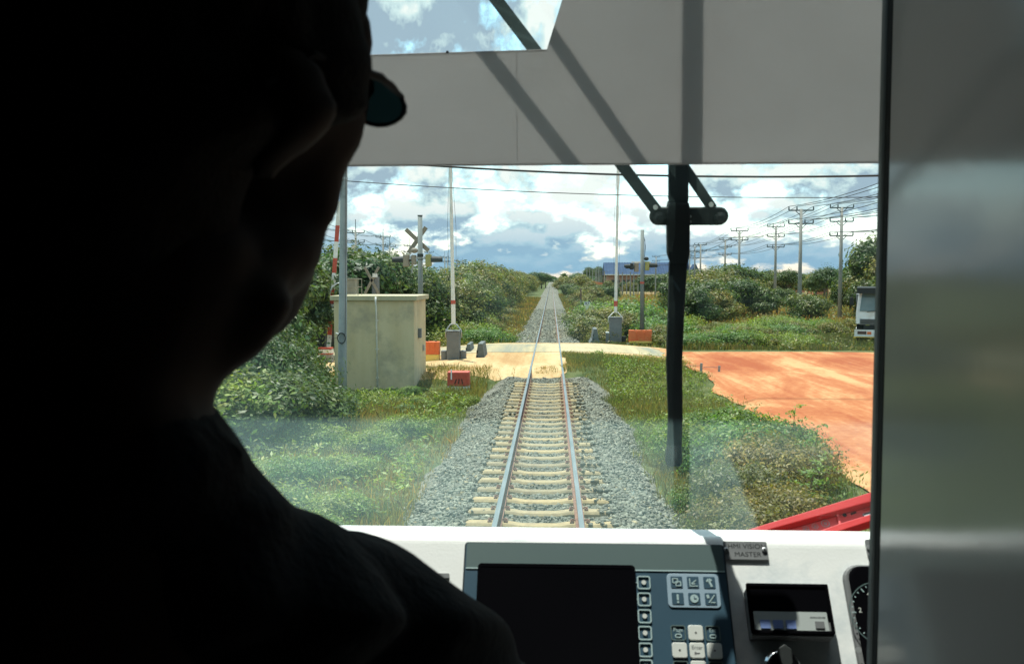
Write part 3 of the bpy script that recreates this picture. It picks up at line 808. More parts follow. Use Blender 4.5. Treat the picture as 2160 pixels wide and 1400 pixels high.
def right_signal():
    D = 47.5; p = at(1355, 485, D); zb = -.45; H = p.z - zb
    t = thing('crossing_signal', 'tall grey signal mast behind the orange barrier with yellow and dark hooded lamps', 'signal', (p.x, D, zb))
    obj('mast', MB().tube([(.02, 0, 0), (0, 0, H)], [.105, .09], 14), M_mast, t, smooth=True)
    zl = at(1355, 562, D).z - zb
    obj('lamp_bracket', MB().box((-.05, 0, zl + .22), (1.0, .06, .07)), M_white, t)
    signal_head(t, (-.30, 0, zl - .04), -1, M_beige, big=1.15)
    signal_head(t, (-.55, -.1, zl), -1, M_dark, big=.8)
    signal_head(t, (.26, 0, zl + .02), 1, M_sigyellow, big=1.1)
    obj('bell', MB().ell((.22, 0, zl + .40), (.13, .12, .10)), M_dark, t, smooth=True)
    obj('mast_cable', MB().tube([(.10, 0, H - .4), (.17, 0, H - .9), (.12, 0, zl + .5)], .012, 5).tube([(.13, -.05, H - .5), (.13, -.05, .2)], .012, 5), M_wire, t)
    obj('mast_band', MB().tube([(.01, 0, zl - .9), (.01, 0, zl - .8)], .112, 12), M_red, t)
right_signal()

# ---- kilometre sign and rusty post
def km_sign():
    D = 62; p = at(1238, 693, D); zb = float(gz(p.x, D)) - .05
    t = thing('number_sign', 'small white number plate reading 97 on two thin posts right of the track', 'sign', (p.x, D, zb))
    top = at(1238, 640, D).z - zb
    for dx in (-.055, .055): obj('sign_post', MB().box((dx, .03, top / 2), (.06, .06, top)), M_white, t)
    obj('number_plate', MB().box((0, -.03, top), (.37, .02, .25)), M_white, t)
    me = text_mesh('97', .30, extrude=.004)
    o = obj('numeral', me, M_dark, t); o.matrix_local = Matrix.Translation((0, -.047, top - .02)) @ Matrix.Rotation(R(90), 4, 'X')
km_sign()
def rusty_post():
    D = 66; p = at(1225, 665, D); zb = float(gz(p.x, D)); H = at(1226, 607, D).z - zb
    t = thing('rusty_post', 'thin pale post with a rusty red upper half left of the number plate', 'post', (p.x, D, zb))
    obj('post_shaft', MB().box((0, 0, H * .35), (.09, .09, H * .7)), M_polefar, t)
    obj('post_top', MB().box((0, 0, H * .84), (.10, .10, H * .30)), M_railside, t)
rusty_post()
def stake(px, py, D, h, label):
    p = at(px, py, D); t = thing('fence_stake', label, 'stake', (p.x, D, float(gz(p.x, D)) - .05), group='stakes at the edge of the dirt lot')
    obj('stake', MB().tube([(0, 0, 0), (.02, 0, h)], .045, 7), M_conc, t)
    obj('stake_wire', MB().tube([(0, 0, h * .8), (-.5, .3, h * .72)], .008, 4), M_wire, t)
stake(1478, 800, 31.0, .42, 'short grey stake at the corner of the orange dirt lot')
stake(1516, 792, 33.0, .30, 'shorter stake just right of the corner stake on the dirt')
# ================================================================== POWER LINES
def crossarm(t, z, w, off):
    a = obj('crossarm', MB().box((0, 0, z), (w, .09, .10)).bar((-.45, 0, z), (0, 0, z - .42), .05).bar((.45, 0, z), (0, 0, z - .42), .05), M_polearm, t)
    for x in (-w / 2, off, w / 2):
        obj('insulator', MB().tube([(x, 0, z + .02), (x, 0, z + .14), (x, 0, z + .30)], [.055, .06, .035], 7), M_polearm, a)
M_polearm = mat('crossarm_steel', (.10, .12, .13), (.16, .18, .19), scale=5, rough=.6)
def upole(arms, H, w, label, loc, group):
    t = thing('utility_pole', label, 'utility pole', loc, group=group)
    obj('pole_shaft', MB().tube([(0, 0, -.2), (0, 0, H)], [.19, .105], 12), M_polefar, t, smooth=True)
    for k, z in enumerate(arms): crossarm(t, z, w, -.32 if k % 2 == 0 else .3)
    return t
GR = 'utility poles in the right-hand power lines'; GL = 'utility poles in the left-hand power line'
# three-armed row on the right
A3 = [(1776, 437, 74.5), (1637, 477, 101), (1530, 505, 137), (1466, 519, 172), (1384, 541, 222)]
H = 9.55
names3 = ['three-armed pole, nearest on the right, closest to the truck', 'three-armed pole standing between the two nearest two-armed poles',
          'three-armed pole rising out of the trees, third from the truck', 'three-armed pole just right of the wiper shaft', 'far pole above the blue roof right of the signal mast']
P3 = []
p0 = None
for (px, pt, D), nm in zip(A3, names3):
    p = at(px, pt, D); loc = (p.x, D, p.z - H)
    lab = 'grey concrete ' + nm
    if p0 is None: p0 = upole([H - .05, H - 1.15, H - 2.3], H, 1.85, lab, loc, GR); q = p0
    else: q = copy_tree(p0, loc, label=lab)
    P3.append((loc, 1))
A2 = [(1690, 441, 70), (1560, 485, 100), (1478, 515, 143), (1455, 528, 185)]
names2 = ['two-armed pole, nearest of its row, standing in the grass beside the orange lot', 'two-armed pole in front of the dense trees',
          'two-armed pole between the wiper and the tree tops', 'two-armed pole half hidden by the wiper shaft']
P2 = []; p0 = None
for (px, pt, D), nm in zip(A2, names2):
    p = at(px, pt, D); loc = (p.x, D, p.z - H); lab = 'grey concrete ' + nm
    if p0 is None: p0 = upole([H - .1, H - 1.1], H, 1.85, lab, loc, GR)
    else: copy_tree(p0, loc, label=lab)
    P2.append((loc, 1))
# left line
AL = [(750, 488, 98), (808, 498, 118), (822, 518, 140), (864, 517, 152), (905, 531, 190), (938, 541, 225), (944, 543, 240), (966, 549, 265), (976, 552, 290), (990, 556, 330)]
wl = ['two-armed pole nearest to the near concrete pole', 'single three-insulator pole left of the crossed boards', 'lower two-armed pole just right of the tall one',
      'pole directly left of the crossed boards', 'pole just right of the signal mast lamps', 'pole nearest left of the white barrier arm', 'twin of the pole beside the white barrier arm',
      'pole just right of the white barrier arm', 'faint far pole right of the white barrier arm', 'faintest and farthest pole above the left hedge']
PL = []; p0 = None
for (px, pt, D), nm in zip(AL, wl):
    p = at(px, pt, D); loc = (p.x, D, p.z - H); lab = 'grey ' + nm
    if p0 is None: p0 = upole([H - .15, H - 1.2], H, 1.9, lab, loc, GL); obj('earth_spike', MB().tube([(0, 0, H), (0, 0, H + 1.3)], .04, 6), M_polearm, p0)
    else: copy_tree(p0, loc, label=lab)
    PL.append((loc, 1))
def wire_run(pts, dx, dz, label, group, r, sag):
    c0 = Vector(pts[0]) + Vector((dx, 0, dz)); out_ = []
    for a, b in zip(pts, pts[1:]):
        A = Vector(a) + Vector((dx, 0, dz)); B = Vector(b) + Vector((dx, 0, dz))
        s = sag * (B - A).length / 40
        seg = catenary(A, B, s, 8)
        out_ += [p - c0 for p in (seg if not out_ else seg[1:])]
    o = obj('power_line', MB().tube(out_, r, 4), M_wire, loc=c0); tag(o, label, 'power line', group)
def ext(P):                                    # carry the line on past the pillar on the right
    a, b = Vector(P[0][0]), Vector(P[1][0]); first = a + Vector((-(b.x - a.x), -34, 0)).normalized() * 38
    return [tuple(first)] + [p[0] for p in P]
E3 = ext(P3); E2 = ext(P2)
for (pts, zs, lab) in ((E3, (H + .25, H - .85, H - 2.0), 'black conductor sagging between the three-armed poles on the right'), (E2, (H + .2, H - .8), 'black conductor sagging between the two-armed poles on the right')):
    for k, z in enumerate(zs):
        for dx in (-.925, -.32 if k % 2 == 0 else .3, .925): wire_run(pts, dx, z, lab, 'right-hand power line conductors', .021, .55)
a, b = Vector(PL[0][0]), Vector(PL[1][0])
EL = [(a.x + 2.5, 62, a.z)] + [PL[i][0] for i in (0, 1, 3, 4, 5, 7, 9)]
for k, z in enumerate((H + .15, H - .9)):
    for dx in (-.95, -.32, .95): wire_run(EL, dx, z, 'black conductor sagging between the poles beyond the left hedge', 'left-hand power line conductors', .022, .8)
for i, (x_, y_) in enumerate(((EL[0][0], EL[0][1]), (E3[0][0], E3[0][1]), (E2[0][0], E2[0][1]))):
    z_ = (EL, E3, E2)[i][0][2]
    lab = ['grey pole at the left end of the left-hand line, hidden beyond the driver', 'grey three-armed pole carrying the near end of the right outer line', 'grey two-armed pole carrying the near end of the right inner line'][i]
    upole([H - .1, H - 1.1] + ([H - 2.3] if i == 1 else []), H, 1.85, lab, (x_, y_, z_), [GL, GR, GR][i])
# slender white posts by the blue-roofed building
wp = [(1305, 574, 190), (1313, 575, 186), (1330, 574, 168), (1337, 576, 174), (1383, 566, 160), (1346, 580, 200), (1322, 580, 205)]
wn = ['first', 'second', 'third', 'fourth', 'fifth', 'sixth', 'seventh']
w0 = None
for k, (px, pt, D) in enumerate(wp):
    p = at(px, pt, D); zb = -.5; h_ = p.z - zb
    if w0 is None:
        w0 = thing('white_post', 'slender white concrete post in the field in front of the blue-roofed building', 'post', (p.x, D, zb), group='white posts in front of the blue-roofed building')
        obj('post_shaft', MB().tube([(0, 0, 0), (0, 0, h_)], [.14, .09], 8), M_polefar, w0)
        obj('post_cap', MB().tube([(0, 0, h_), (0, 0, h_ + .06)], .11, 8), M_conc, w0); h0 = h_
    else: copy_tree(w0, (p.x, D, zb), sc=(1, 1, h_ / h0))
wf = [(1238, 564, 330), (1244, 566, 345), (1250, 568, 360), (1256, 570, 380), (1259, 566, 300), (1263, 562, 290), (1266, 570, 270), (1270, 574, 260), (1275, 572, 240), (1281, 560, 300), (1232, 574, 420)]
f0 = None
for k, (px, pt, D) in enumerate(wf):
    p = at(px, pt, D); loc = (p.x, D, -.5); h_ = p.z + .5
    if f0 is None:
        f0 = thing('far_utility_pole', 'faint white pole in the far cluster right of the vanishing track', 'utility pole', loc, group='cluster of far white poles')
        obj('pole_shaft', MB().tube([(0, 0, 0), (0, 0, h_)], [.2, .12], 8), M_polefar, f0)
        obj('crossarm', MB().box((0, 0, h_ - .1), (1.8, .12, .12)), M_polearm, f0); h0 = h_
    else: copy_tree(f0, loc, sc=(1, 1, h_ / h0))

# ================================================================== FAR BUILDINGS
def blue_building():
    D = 255; a = at(1281, 600, D); b = at(1472, 552, D)
    x0, x1 = a.x, at(1448, 552, D).x; zr0, zr1 = at(1300, 579, D).z, at(1300, 553, D).z; w = x1 - x0
    t = thing('long_building', 'long brick building under a broad blue metal roof beyond the field', 'building', ((x0 + x1) / 2, D, -.6))
    o = .6
    wall = MB().box((0, 6, (zr0 + o) / 2), (w - .6, 11.5, zr0 + o)); obj('wall', wall, M_brick, t)
    prof = [(-1.2, zr0 + o), (6, zr1 + o), (13.2, zr0 + o), (13.2, zr0 + o - .15), (-1.2, zr0 + o - .15)]
    rf = obj('roof', MB().prism(prof, 'x', -w / 2 - .8, w / 2 + .8), M_blueroof, t)
    rid = MB()
    for k in range(30): rid.bar((-w / 2 + w * k / 29, -1.2, zr0 + o + .05), (-w / 2 + w * k / 29, 6, zr1 + o + .05), .12, .12)
    obj('roof_seams', rid, M_blueroof, rf)
    obj('gutter', MB().box((0, -1.3, zr0 + o - .05), (w + 1.7, .2, .22)), M_white, t)
    for k in range(14):
        wd = obj('window', MB().box((-w / 2 + 1.6 + k * (w - 3) / 13, .22, 2.9), (.9, .08, .8)), M_glassdark, t)
    # gabled dormer-like entrance roof at the right end
    x = at(1458, 560, D - 10).x - (x0 + x1) / 2; z = at(1458, 586, D - 10).z + o
    zt = at(1458, 557, D - 10).z + o
    obj('porch_roof', MB().prism([(x - 1.4, z), (x + .9, zt), (x + 2.6, z + .6), (x + 2.4, z - .3), (x - 1.4, z - .3)], 'y', -12, -6), M_blueroof, t)
    obj('porch_wall', MB().box((x, -8, z / 2), (2.2, 3, z - .1)), M_brick, t)
    zs = at(1453, 534, D - 10).z + o
    obj('spire', MB().tube([(x - .9, -9, z), (x - .9, -9, z + 2.2), (x - .9, -9, zt + 1.2), (x - .9, -9, zs)], [.7, .55, .25, .03], 8), M_blueroof, t)
blue_building()
M_orwall = mat('orange_render', (.62, .22, .12), (.7, .3, .18), scale=2, rough=.9)
def house(px, py, D, w, label, hh=1.0):
    p = at(px, py, D); t = thing('far_house', label, 'house', (p.x, D, -.5)); h = p.z + .5
    obj('wall', MB().box((0, 0, h * .4), (w, 4, h * .8)), M_orwall, t)
    obj('roof', MB().prism([(-w / 2 - .3, h * .8), (0, h), (w / 2 + .3, h * .8)], 'y', -2.4, 2.4), M_orwall, t)
    obj('window', MB().box((0, -2.03, h * .55), (w * .25, .06, h * .18)), M_glassdark, t)
house(1726, 577, 190, 3.2, 'small orange house showing through the trees between the right-hand poles')
house(1664, 572, 230, 7.0, 'low reddish roof among the far trees behind the nearest two-armed pole')
house(1246, 592, 240, 6.0, 'reddish brown roof below the cluster of far white poles')

# ================================================================== TRUCK
def truck():
    D = 48.0; a = at(1806, 716, D); x0 = a.x; zb = at(1830, 722, D).z
    t = thing('tipper_truck', 'white heavy truck facing the track at the right edge of the view', 'truck', (x0 + 1.22, D, zb), rz=-R(20))
    M_tw = mat('truck_white', (.70, .72, .72), (.78, .8, .8), scale=4, rough=.35, coat=.4, grime=(.5, .45, .38))
    cabp = [(-1.2, .95), (-1.2, 1.55), (-1.08, 2.65), (-.98, 2.86), (.98, 2.86), (1.08, 2.65), (1.2, 1.55), (1.2, .95)]
    b = MB(); n = len(cabp)
    for y, k in ((0, 1), (2.0, 1)):
        b.v += [(x * (1 if z < 1.6 else .99), y + (.28 * (z - 1.5) / 1.3 if (y == 0 and z > 1.5) else 0), z) for x, z in cabp]
    for i in range(n):
        j = (i + 1) % n; b.f.append((i, j, n + j, n + i))
    b.f.append(tuple(range(n))); b.f.append(tuple(range(n, 2 * n)))
    obj('cab', b, M_tw, t, bevel=.04)
    def front(name, x0_, x1_, z0, z1, m, lift=.02, par=t, tap=0):
        f = lambda z: -.0 + (.28 * (z - 1.5) / 1.3 if z > 1.5 else 0) - lift
        mb = MB()
        P = [(x0_, f(z0), z0), (x1_, f(z0), z0), (x1_ - tap, f(z1), z1), (x0_ + tap, f(z1), z1)]
        Q = [(x, y + .05, z) for x, y, z in P]
        mb.v = P + Q; mb.f = [(0, 1, 2, 3), (7, 6, 5, 4), (0, 4, 5, 1), (1, 5, 6, 2), (2, 6, 7, 3), (3, 7, 4, 0)]
        return obj(name, mb, m, par)
    ws = front('windscreen', -1.02, 1.02, 1.63, 2.55, M_truckglass, .02, t, .10)
    for s in (-1, 1):
        obj('wiper', MB().bar((s * .35 - .3, -.04, 1.60), (s * .35 + .25, .06, 1.68), .03), M_dark, t)
    g = front('grille', -1.0, 1.0, .92, 1.22, M_cab, .03)
    for z in (.98, 1.06, 1.14): front('grille_slat', -.95, .95, z, z + .025, M_dark, .05, g)
    front('badge', -.10, .10, 1.02, 1.14, M_white, .085)
    front('step_panel', -.8, .8, .62, .88, M_dark, .02)
    bp = front('bumper', -1.25, 1.25, .30, .66, M_tw, .16)
    for s in (-1, 1):
        front('headlight', s * .88 - .22, s * .88 + .22, .42, .58, M_glassdark, .18)
        front('indicator', s * .52 - .1, s * .52 + .1, .42, .56, M_orange, .18)
        obj('mirror', MB().box((s * 1.42, -.1, 2.15), (.2, .1, .42)), M_dark, t, bevel=.02)
        obj('mirror_arm', MB().tube([(s * 1.15, .2, 2.6), (s * 1.42, -.08, 2.5), (s * 1.42, -.08, 2.2)], .02, 5), M_dark, t)
        for y in (.75, 4.2, 5.5):
            w = obj('wheel', MB().tube([(s * .82, y, .5), (s * 1.17, y, .5)], .5, 24), M_black, t, bevel=.03)
            obj('rim', MB().tube([(s * 1.10, y, .5), (s * 1.19, y, .5)], .27, 16), M_steel, w)
    front('number_plate', -.24, .24, .40, .54, M_white, .185)
    front('bumper_stripe', -1.25, 1.25, .25, .29, M_yellow, .15)
    obj('sun_visor', MB().prism([(-.34, 2.56), (.12, 2.66), (.34, 2.93), (-.30, 2.86)], 'x', -1.16, 1.16), M_dark, t)
    obj('chassis', MB().box((0, 3.6, .75), (1.0, 6.6, .3)), M_dark, t)
    obj('tipper_body', MB().prism([(-1.2, 1.05), (1.2, 1.05), (1.28, 2.5), (-1.28, 2.5)], 'y', 2.3, 6.9), M_cab, t, bevel=.03)
M_truckglass = mat('truck_windscreen', (.10, .16, .18), (.16, .23, .25), scale=1, rough=.06)
truck()
# ================================================================== FOLIAGE
def leaves(g, P, Nrm, L, W, cols, flat=.5):
    """P centres, Nrm rough outward normals; one pointed, folded leaf each"""
    n = len(P)
    nr = Nrm + g.normal(0, flat, (n, 3)); nr /= np.linalg.norm(nr, axis=1)[:, None] + 1e-9
    d = g.normal(0, 1, (n, 3)); d[:, 2] -= .35
    d -= (d * nr).sum(1)[:, None] * nr; d /= np.linalg.norm(d, axis=1)[:, None] + 1e-9
    s = np.cross(nr, d)
    L = L[:, None]; W = W[:, None]
    V = np.stack([P, P + d * L * .45 + s * W * .5 - nr * W * .12, P + d * L - nr * L * .12, P + d * L * .45 - s * W * .5 - nr * W * .12], 1)
    F = np.arange(n * 4).reshape(n, 4)
    return V.reshape(-1, 3), F, np.repeat(cols, 4, 0)
def leaf_cols(g, n, lo=.6, hi=1.35, warm=.12):
    v = g.uniform(lo, hi, n); t = g.uniform(0, 1, n)
    c = np.stack([v * (1 + warm * 2 * (t > .8)), v, v * (1 - .25 * t)], 1)
    return c
def crown(seed, lobes, nclump, per, leaf, cr=.32, col=(.6, 1.35), up=.35):
    g = np.random.default_rng(seed)
    lobes = np.array(lobes, float)
    vol = lobes[:, 3] * lobes[:, 4] * lobes[:, 5]
    w = vol ** .7; w /= w.sum()
    li = g.choice(len(lobes), nclump, p=w)
    u = g.normal(0, 1, (nclump, 3)); u /= np.linalg.norm(u, axis=1)[:, None]
    u[:, 2] = np.where(u[:, 2] < -.5, -u[:, 2] * .6, u[:, 2])
    rad = g.uniform(.55, 1.04, nclump) ** .7
    C = lobes[li, :3] + u * rad[:, None] * lobes[li, 3:]
    tone = g.uniform(.55, 1.35, nclump)
    ci = np.repeat(np.arange(nclump), per)
    off = g.normal(0, 1, (len(ci), 3)) * cr * g.uniform(.6, 1.3, nclump)[ci][:, None] * np.array([1, 1, .7])
    P = C[ci] + off
    nr = u[ci] * .8 + off / cr * .4 + np.array([0, 0, up])
    n = len(P); L = leaf * g.uniform(.6, 1.3, n)
    c = leaf_cols(g, n, *col) * tone[ci][:, None]
    return leaves(g, P, nr, L, L * g.uniform(.35, .55, n), c)
def trunk_mb(seed, h, r, lobes, lean=.1):
    rn = random.Random(seed); mb = MB()
    base = [(0, 0, -.15), (rn.uniform(-lean, lean), rn.uniform(-lean, lean), h * .5), (rn.uniform(-lean, lean) * 2, rn.uniform(-lean, lean) * 2, h)]
    mb.tube(base, [r * 1.25, r, r * .6], 9)
    for lb in lobes[:7]:
        t = rn.uniform(.4, .95); s = Vector(base[0]).lerp(Vector(base[2]), t)
        e = Vector(lb[:3]) + Vector((0, 0, lb[5] * .3)); m_ = s.lerp(e, .5) + Vector((rn.uniform(-.1, .1), rn.uniform(-.1, .1), .12))
        mb.tube([s, m_, e], [r * .5, r * .33, r * .1], 6)
    return mb
HOLD = (0, -300, -50)
def tree_proto(name, seed, h, rad, leaf, nclump, per, m, cr=.32, trunk_h=None, nl=9, label='', cat='tree', squash=1.0, shrub=False, up=.35):
    rn = random.Random(seed); th = trunk_h if trunk_h is not None else h * .35
    lobes = []
    for k in range(nl):
        a = 2 * math.pi * k / nl + rn.uniform(-.4, .4); rr_ = rad * rn.uniform(.25, .68); zc = th + (h - th) * rn.uniform(.25, .72)
        s = rad * rn.uniform(.36, .55)
        lobes.append((rr_ * math.cos(a), rr_ * math.sin(a), zc, s, s, s * rn.uniform(.6, .9) * squash))
    lobes.append((0, 0, th + (h - th) * .68, rad * .55, rad * .55, (h - th) * .33))
    t = thing(name, label, cat, HOLD)
    V, F, c = crown(seed, lobes, nclump, per, leaf, cr, up=up)
    V[:, 2] = np.maximum(V[:, 2], .02)
    obj('foliage' if shrub else 'crown', np_mesh(name + '_leaves', V, F, c), m, t)
    obj('stem' if shrub else 'trunk', trunk_mb(seed, th + (h - th) * .45, rad * (.03 if shrub else .05) + .015, lobes), M_bark, t, smooth=True)
    t['_h'] = h; t['_r'] = rad
    return t
TA = tree_proto('leafy_tree', 11, 5.0, 2.3, .30, 480, 26, L_dark, .34, .9)
TA2 = tree_proto('leafy_tree', 12, 5.0, 2.1, .28, 480, 26, L_dark, .32, .7)
TB = tree_proto('hedge_tree', 21, 4.4, 1.9, .23, 400, 34, L_mid, .24, .4)
TB2 = tree_proto('hedge_tree', 22, 4.2, 2.1, .19, 400, 34, L_mid, .24, .3)
TB3 = tree_proto('hedge_tree', 23, 3.6, 1.8, .20, 330, 34, L_mid, .24, .2)
TC = tree_proto('tall_tree', 31, 7.5, 2.6, .30, 380, 26, L_dark, .40, 3.0, nl=10)
S1 = tree_proto('shrub', 41, 1.6, 1.3, .13, 260, 26, L_mid, .20, .1, shrub=True, cat='shrub')
S2 = tree_proto('shrub', 42, 1.2, 1.5, .12, 240, 26, L_weed, .20, .05, shrub=True, cat='shrub')
S3 = tree_proto('shrub', 43, 2.0, 1.2, .14, 260, 26, L_mid, .2, .2, shrub=True, cat='shrub')
N1 = tree_proto('leafy_bush', 51, 1.1, .95, .092, 380, 36, L_weed, .13, .05, shrub=True, cat='bush', nl=11)
N2 = tree_proto('leafy_bush', 52, 1.0, 1.0, .085, 260, 30, L_weed, .13, .05, shrub=True, cat='bush', nl=11)
N3 = tree_proto('leafy_bush', 53, 2.2, 1.5, .14, 430, 34, L_dark, .19, .1, shrub=True, cat='bush', nl=12)
N4 = tree_proto('leafy_bush', 54, 1.0, 1.0, .070, 380, 32, L_scrub, .12, .05, shrub=True, cat='bush', nl=11)
PROTOS = [TA, TA2, TB, TB2, TB3, TC, S1, S2, S3, N1, N2, N3, N4]
RN = random.Random(5)
def put(proto, px, D, ztop=None, h=None, label=None, group=None, wide=1.0, x=None, rz=None):
    X = x if x is not None else at(px, 600, D).x
    zb = float(gz(X, D)) - .05
    hh = h if h is not None else (ztop - zb)
    s = hh / proto['_h']; sw = s * wide
    c = copy_tree(proto, (X, D, zb), RN.uniform(0, 6.28) if rz is None else rz, (sw, sw, s), label, group)
    return c
def top(py, D): return 3 + (588 - py) / FPX * D
# --- left: dark trees behind the hut
for k, (px, D, py) in enumerate([(560, 34, 580), (632, 38, 550), (668, 47, 545), (610, 52, 525), (700, 44, 532), (738, 46, 528), (776, 50, 534), (812, 47, 540), (848, 52, 556), (880, 49, 568), (905, 58, 566), (720, 60, 520), (790, 62, 532), (590, 29, 640)]):
    lab = ['dark dense tree partly behind the driver\'s jaw', 'dark leafy tree left of the striped barrier arm', 'leafy tree just behind the striped barrier arm', 'tree top showing left of the striped barrier arm', 'dark tree directly behind the near concrete pole',
           'tree behind the rooftop cabinet', 'tree behind the small crossed-board sign', 'tree between the small crossed boards and the signal mast', 'tree right behind the signal mast', 'bushy tree just right of the hut roof',
           'lighter tree between the hut and the left barrier arm', 'tall crown rising behind the rooftop cabinet', 'farther crown above the small crossed boards', 'low dark tree nearest the driver\'s neck'][k]
    put((TA, TA2)[k % 2], px, D, top(py, D), label=lab, wide=1.15)
# --- left hedge along the track
for k, (px, D, py) in enumerate([(918, 52, 578), (940, 57, 574), (972, 54, 590), (958, 66, 564), (1002, 64, 580), (988, 76, 553), (1020, 74, 572), (1012, 90, 556), (1042, 86, 576), (1040, 104, 559), (1062, 102, 575)]):
    put((TB, TB2, TB3)[k % 3], px, D, top(py, D), label='hedge tree left of the track, %s' % ['nearest the left barrier machine', 'just behind the left barrier arm', 'low one right of the left barrier machine', 'taller one right of the left barrier arm', 'second in the front row beside the track', 'tall pointed crown right of the left barrier arm',
        'third in the front row beside the track', 'tall crown midway along the hedge', 'fourth in the front row beside the track', 'crown behind the fourth in the front row', 'fifth in the front row beside the track'][k], wide=1.15)
y = 112.0; k = 0
while y < 420:
    for xx, hs in ((-6.2, .9), (-9.2, 1.08)):
        put((TB, TB2, TB3)[k % 3], 0, y + RN.uniform(-2, 2), h=4.7 * hs * RN.uniform(.85, 1.12), x=xx + RN.uniform(-.6, .6), label='small green tree in the distant part of the hedge left of the track', group='distant trees of the left hedge', wide=1.2); k += 1
    y += 4.5 + y * .022
for k, (px, D, py) in enumerate([(1128, 300, 573), (1142, 320, 574), (1151, 340, 578), (1110, 270, 579), (1096, 240, 576)]):
    put(TC, px, D, top(py, D), label='dark tall tree %s' % ['rounded, standing highest by the vanishing track on its left', 'just left of the vanishing point of the track', 'closest to the vanishing point on its left', 'at the dip of the left hedge skyline', 'left of the dip in the left hedge skyline'][k], wide=1.6)
# low shrubs at the foot of the left hedge
for k, (px, D) in enumerate([(955, 49), (1000, 51), (1030, 56), (985, 60), (1045, 66), (1012, 68), (1062, 80), (925, 48), (1075, 96), (1030, 46.5)]):
    put((S1, S2)[k % 2], px, D, h=RN.uniform(.7, 1.3), label='low yellow-green shrub at the foot of the left hedge', group='low shrubs at the foot of the left hedge', wide=1.3)
# --- right of the track, beyond the road
for k, (px, D, py) in enumerate([(1190, 210, 583), (1205, 180, 588), (1216, 230, 577), (1226, 200, 579), (1247, 175, 592), (1200, 150, 598), (1215, 125, 603), (1240, 118, 604), (1262, 135, 600), (1225, 100, 612), (1258, 100, 606), (1285, 120, 604), (1243, 86, 620)]):
    put((TB3, TB, TA)[k % 3], px, D, top(py, D), label='bushy tree right of the track, %s' % ['nearest the vanishing point', 'second from the vanishing point', 'dark rounded one below the palm', 'dark one right of the palm', 'under the cluster of far poles', 'low in the second row', 'above the rusty post', 'right of the rusty post top', 'left of the white posts', 'directly behind the rusty post', 'behind the number plate', 'left of the right barrier arm', 'in front of the number plate trees'][k], wide=1.3)
for k, (px, D, py) in enumerate([(1243, 420, 563), (1262, 400, 562), (1274, 430, 566), (1220, 440, 575)]):
    put(TC, px, D, top(py, D), label='tall far tree %s' % ['left in the clump behind the far white poles', 'middle of the clump behind the far white poles', 'right in the clump behind the far white poles', 'beside the palm near the horizon'][k], wide=1.1)
for k, (px, D, py) in enumerate([(1255, 55, 652), (1290, 52, 648), (1325, 55, 640), (1360, 58, 650), (1395, 54, 660), (1270, 66, 640), (1310, 68, 632), (1345, 62, 655), (1405, 49, 676), (1250, 49.5, 668), (1390, 48, 684), (1420, 56, 668), (1275, 47.5, 690), (1340, 60, 660)]):
    put((S1, S3, S2)[k % 3], px, D, top(py, D), label='green shrub in the thicket around the right barrier and signal mast', group='shrubs around the right barrier', wide=1.25)
for k in range(34):
    px = 1430 + (k % 12) * 25 + RN.uniform(-9, 9); D = [46.5, 52, 58][k // 12] + RN.uniform(-1, 1)
    put((S1, S2, S3)[k % 3], px, D, h=RN.uniform(.45, .95) + .08 * (k // 12), label='shrub in the rough growth between the road and the right-hand pole line', group='shrubs between the road and the right poles', wide=1.4)
for k, (px, D, py) in enumerate([(1455, 70, 590), (1482, 78, 580), (1510, 74, 592), (1535, 82, 572), (1560, 80, 588), (1590, 84, 590), (1612, 78, 606), (1498, 92, 566), (1545, 96, 558), (1520, 66, 612), (1470, 64, 606), (1440, 80, 580), (1640, 86, 608)]):
    put((TA, TB, TA2, TB2)[k % 4], px, D, top(py, D), label='leafy tree %s' % ['close right of the wiper shaft, front row', 'right of the wiper shaft, second', 'below the twin far poles right of the wiper', 'highest crown left of the two-armed pole in the trees', 'directly behind the two-armed pole in the trees', 'right of the two-armed pole in the trees', 'low, between the two pole rows', 'back row behind the wiper-side trees', 'pointed crown beside the three-armed pole in the trees', 'low front one left of the two-armed pole', 'low dark one beside the wiper shaft', 'mostly hidden behind the wiper shaft', 'small one left of the nearest two-armed pole'][k], wide=1.25)
for k in range(26):
    px = 1380 + k * 19 + RN.uniform(-5, 5); D = 165 + (k * 37 % 50)
    put((TA, TA2, TB, TC)[k % 4], px, D, top(572 + RN.uniform(-4, 12), D), label='hazy tree in the far tree line across the field on the right', group='far tree line on the right', wide=1.5)
for k in range(13):
    put((TB, TA2, TC, TB2)[k % 4], 1284 + k * 14 + RN.uniform(-4, 4), 205 + (k * 29 % 36), top(592 + RN.uniform(-3, 5), 220), label='tree in front of the brick wall of the blue-roofed building', group='trees before the blue-roofed building', wide=1.15)
for k, (px, D, py) in enumerate([(1745, 110, 562), (1768, 114, 566), (1722, 122, 578)]):
    put(TC, px, D, top(py, D), label='umbrella-shaped tree with bare trunks %s' % ['left of the nearest three-armed pole', 'just behind the nearest three-armed pole', 'smaller, by the orange house'][k], wide=1.1)
put(S3, 1708, 68, top(618, 68), label='solitary rounded bush just right of the nearest two-armed pole', wide=1.15)
put(TA2, 1845, 80, top(503, 80), label='biggest dark tree rising above the truck at the right edge', wide=1.0)
for k, (px, D, py) in enumerate([(1812, 84, 560), (1835, 74, 590), (1795, 92, 586), (1870, 78, 540), (1905, 70, 560)]):
    put((TA2, TB)[k % 2], px, D, top(py, D), label='dark tree %s' % ['left flank of the clump behind the truck', 'directly above the truck windscreen', 'lowest on the left of the clump behind the truck', 'right in the clump behind the truck', 'at the far right of the clump behind the truck'][k], wide=1.25)
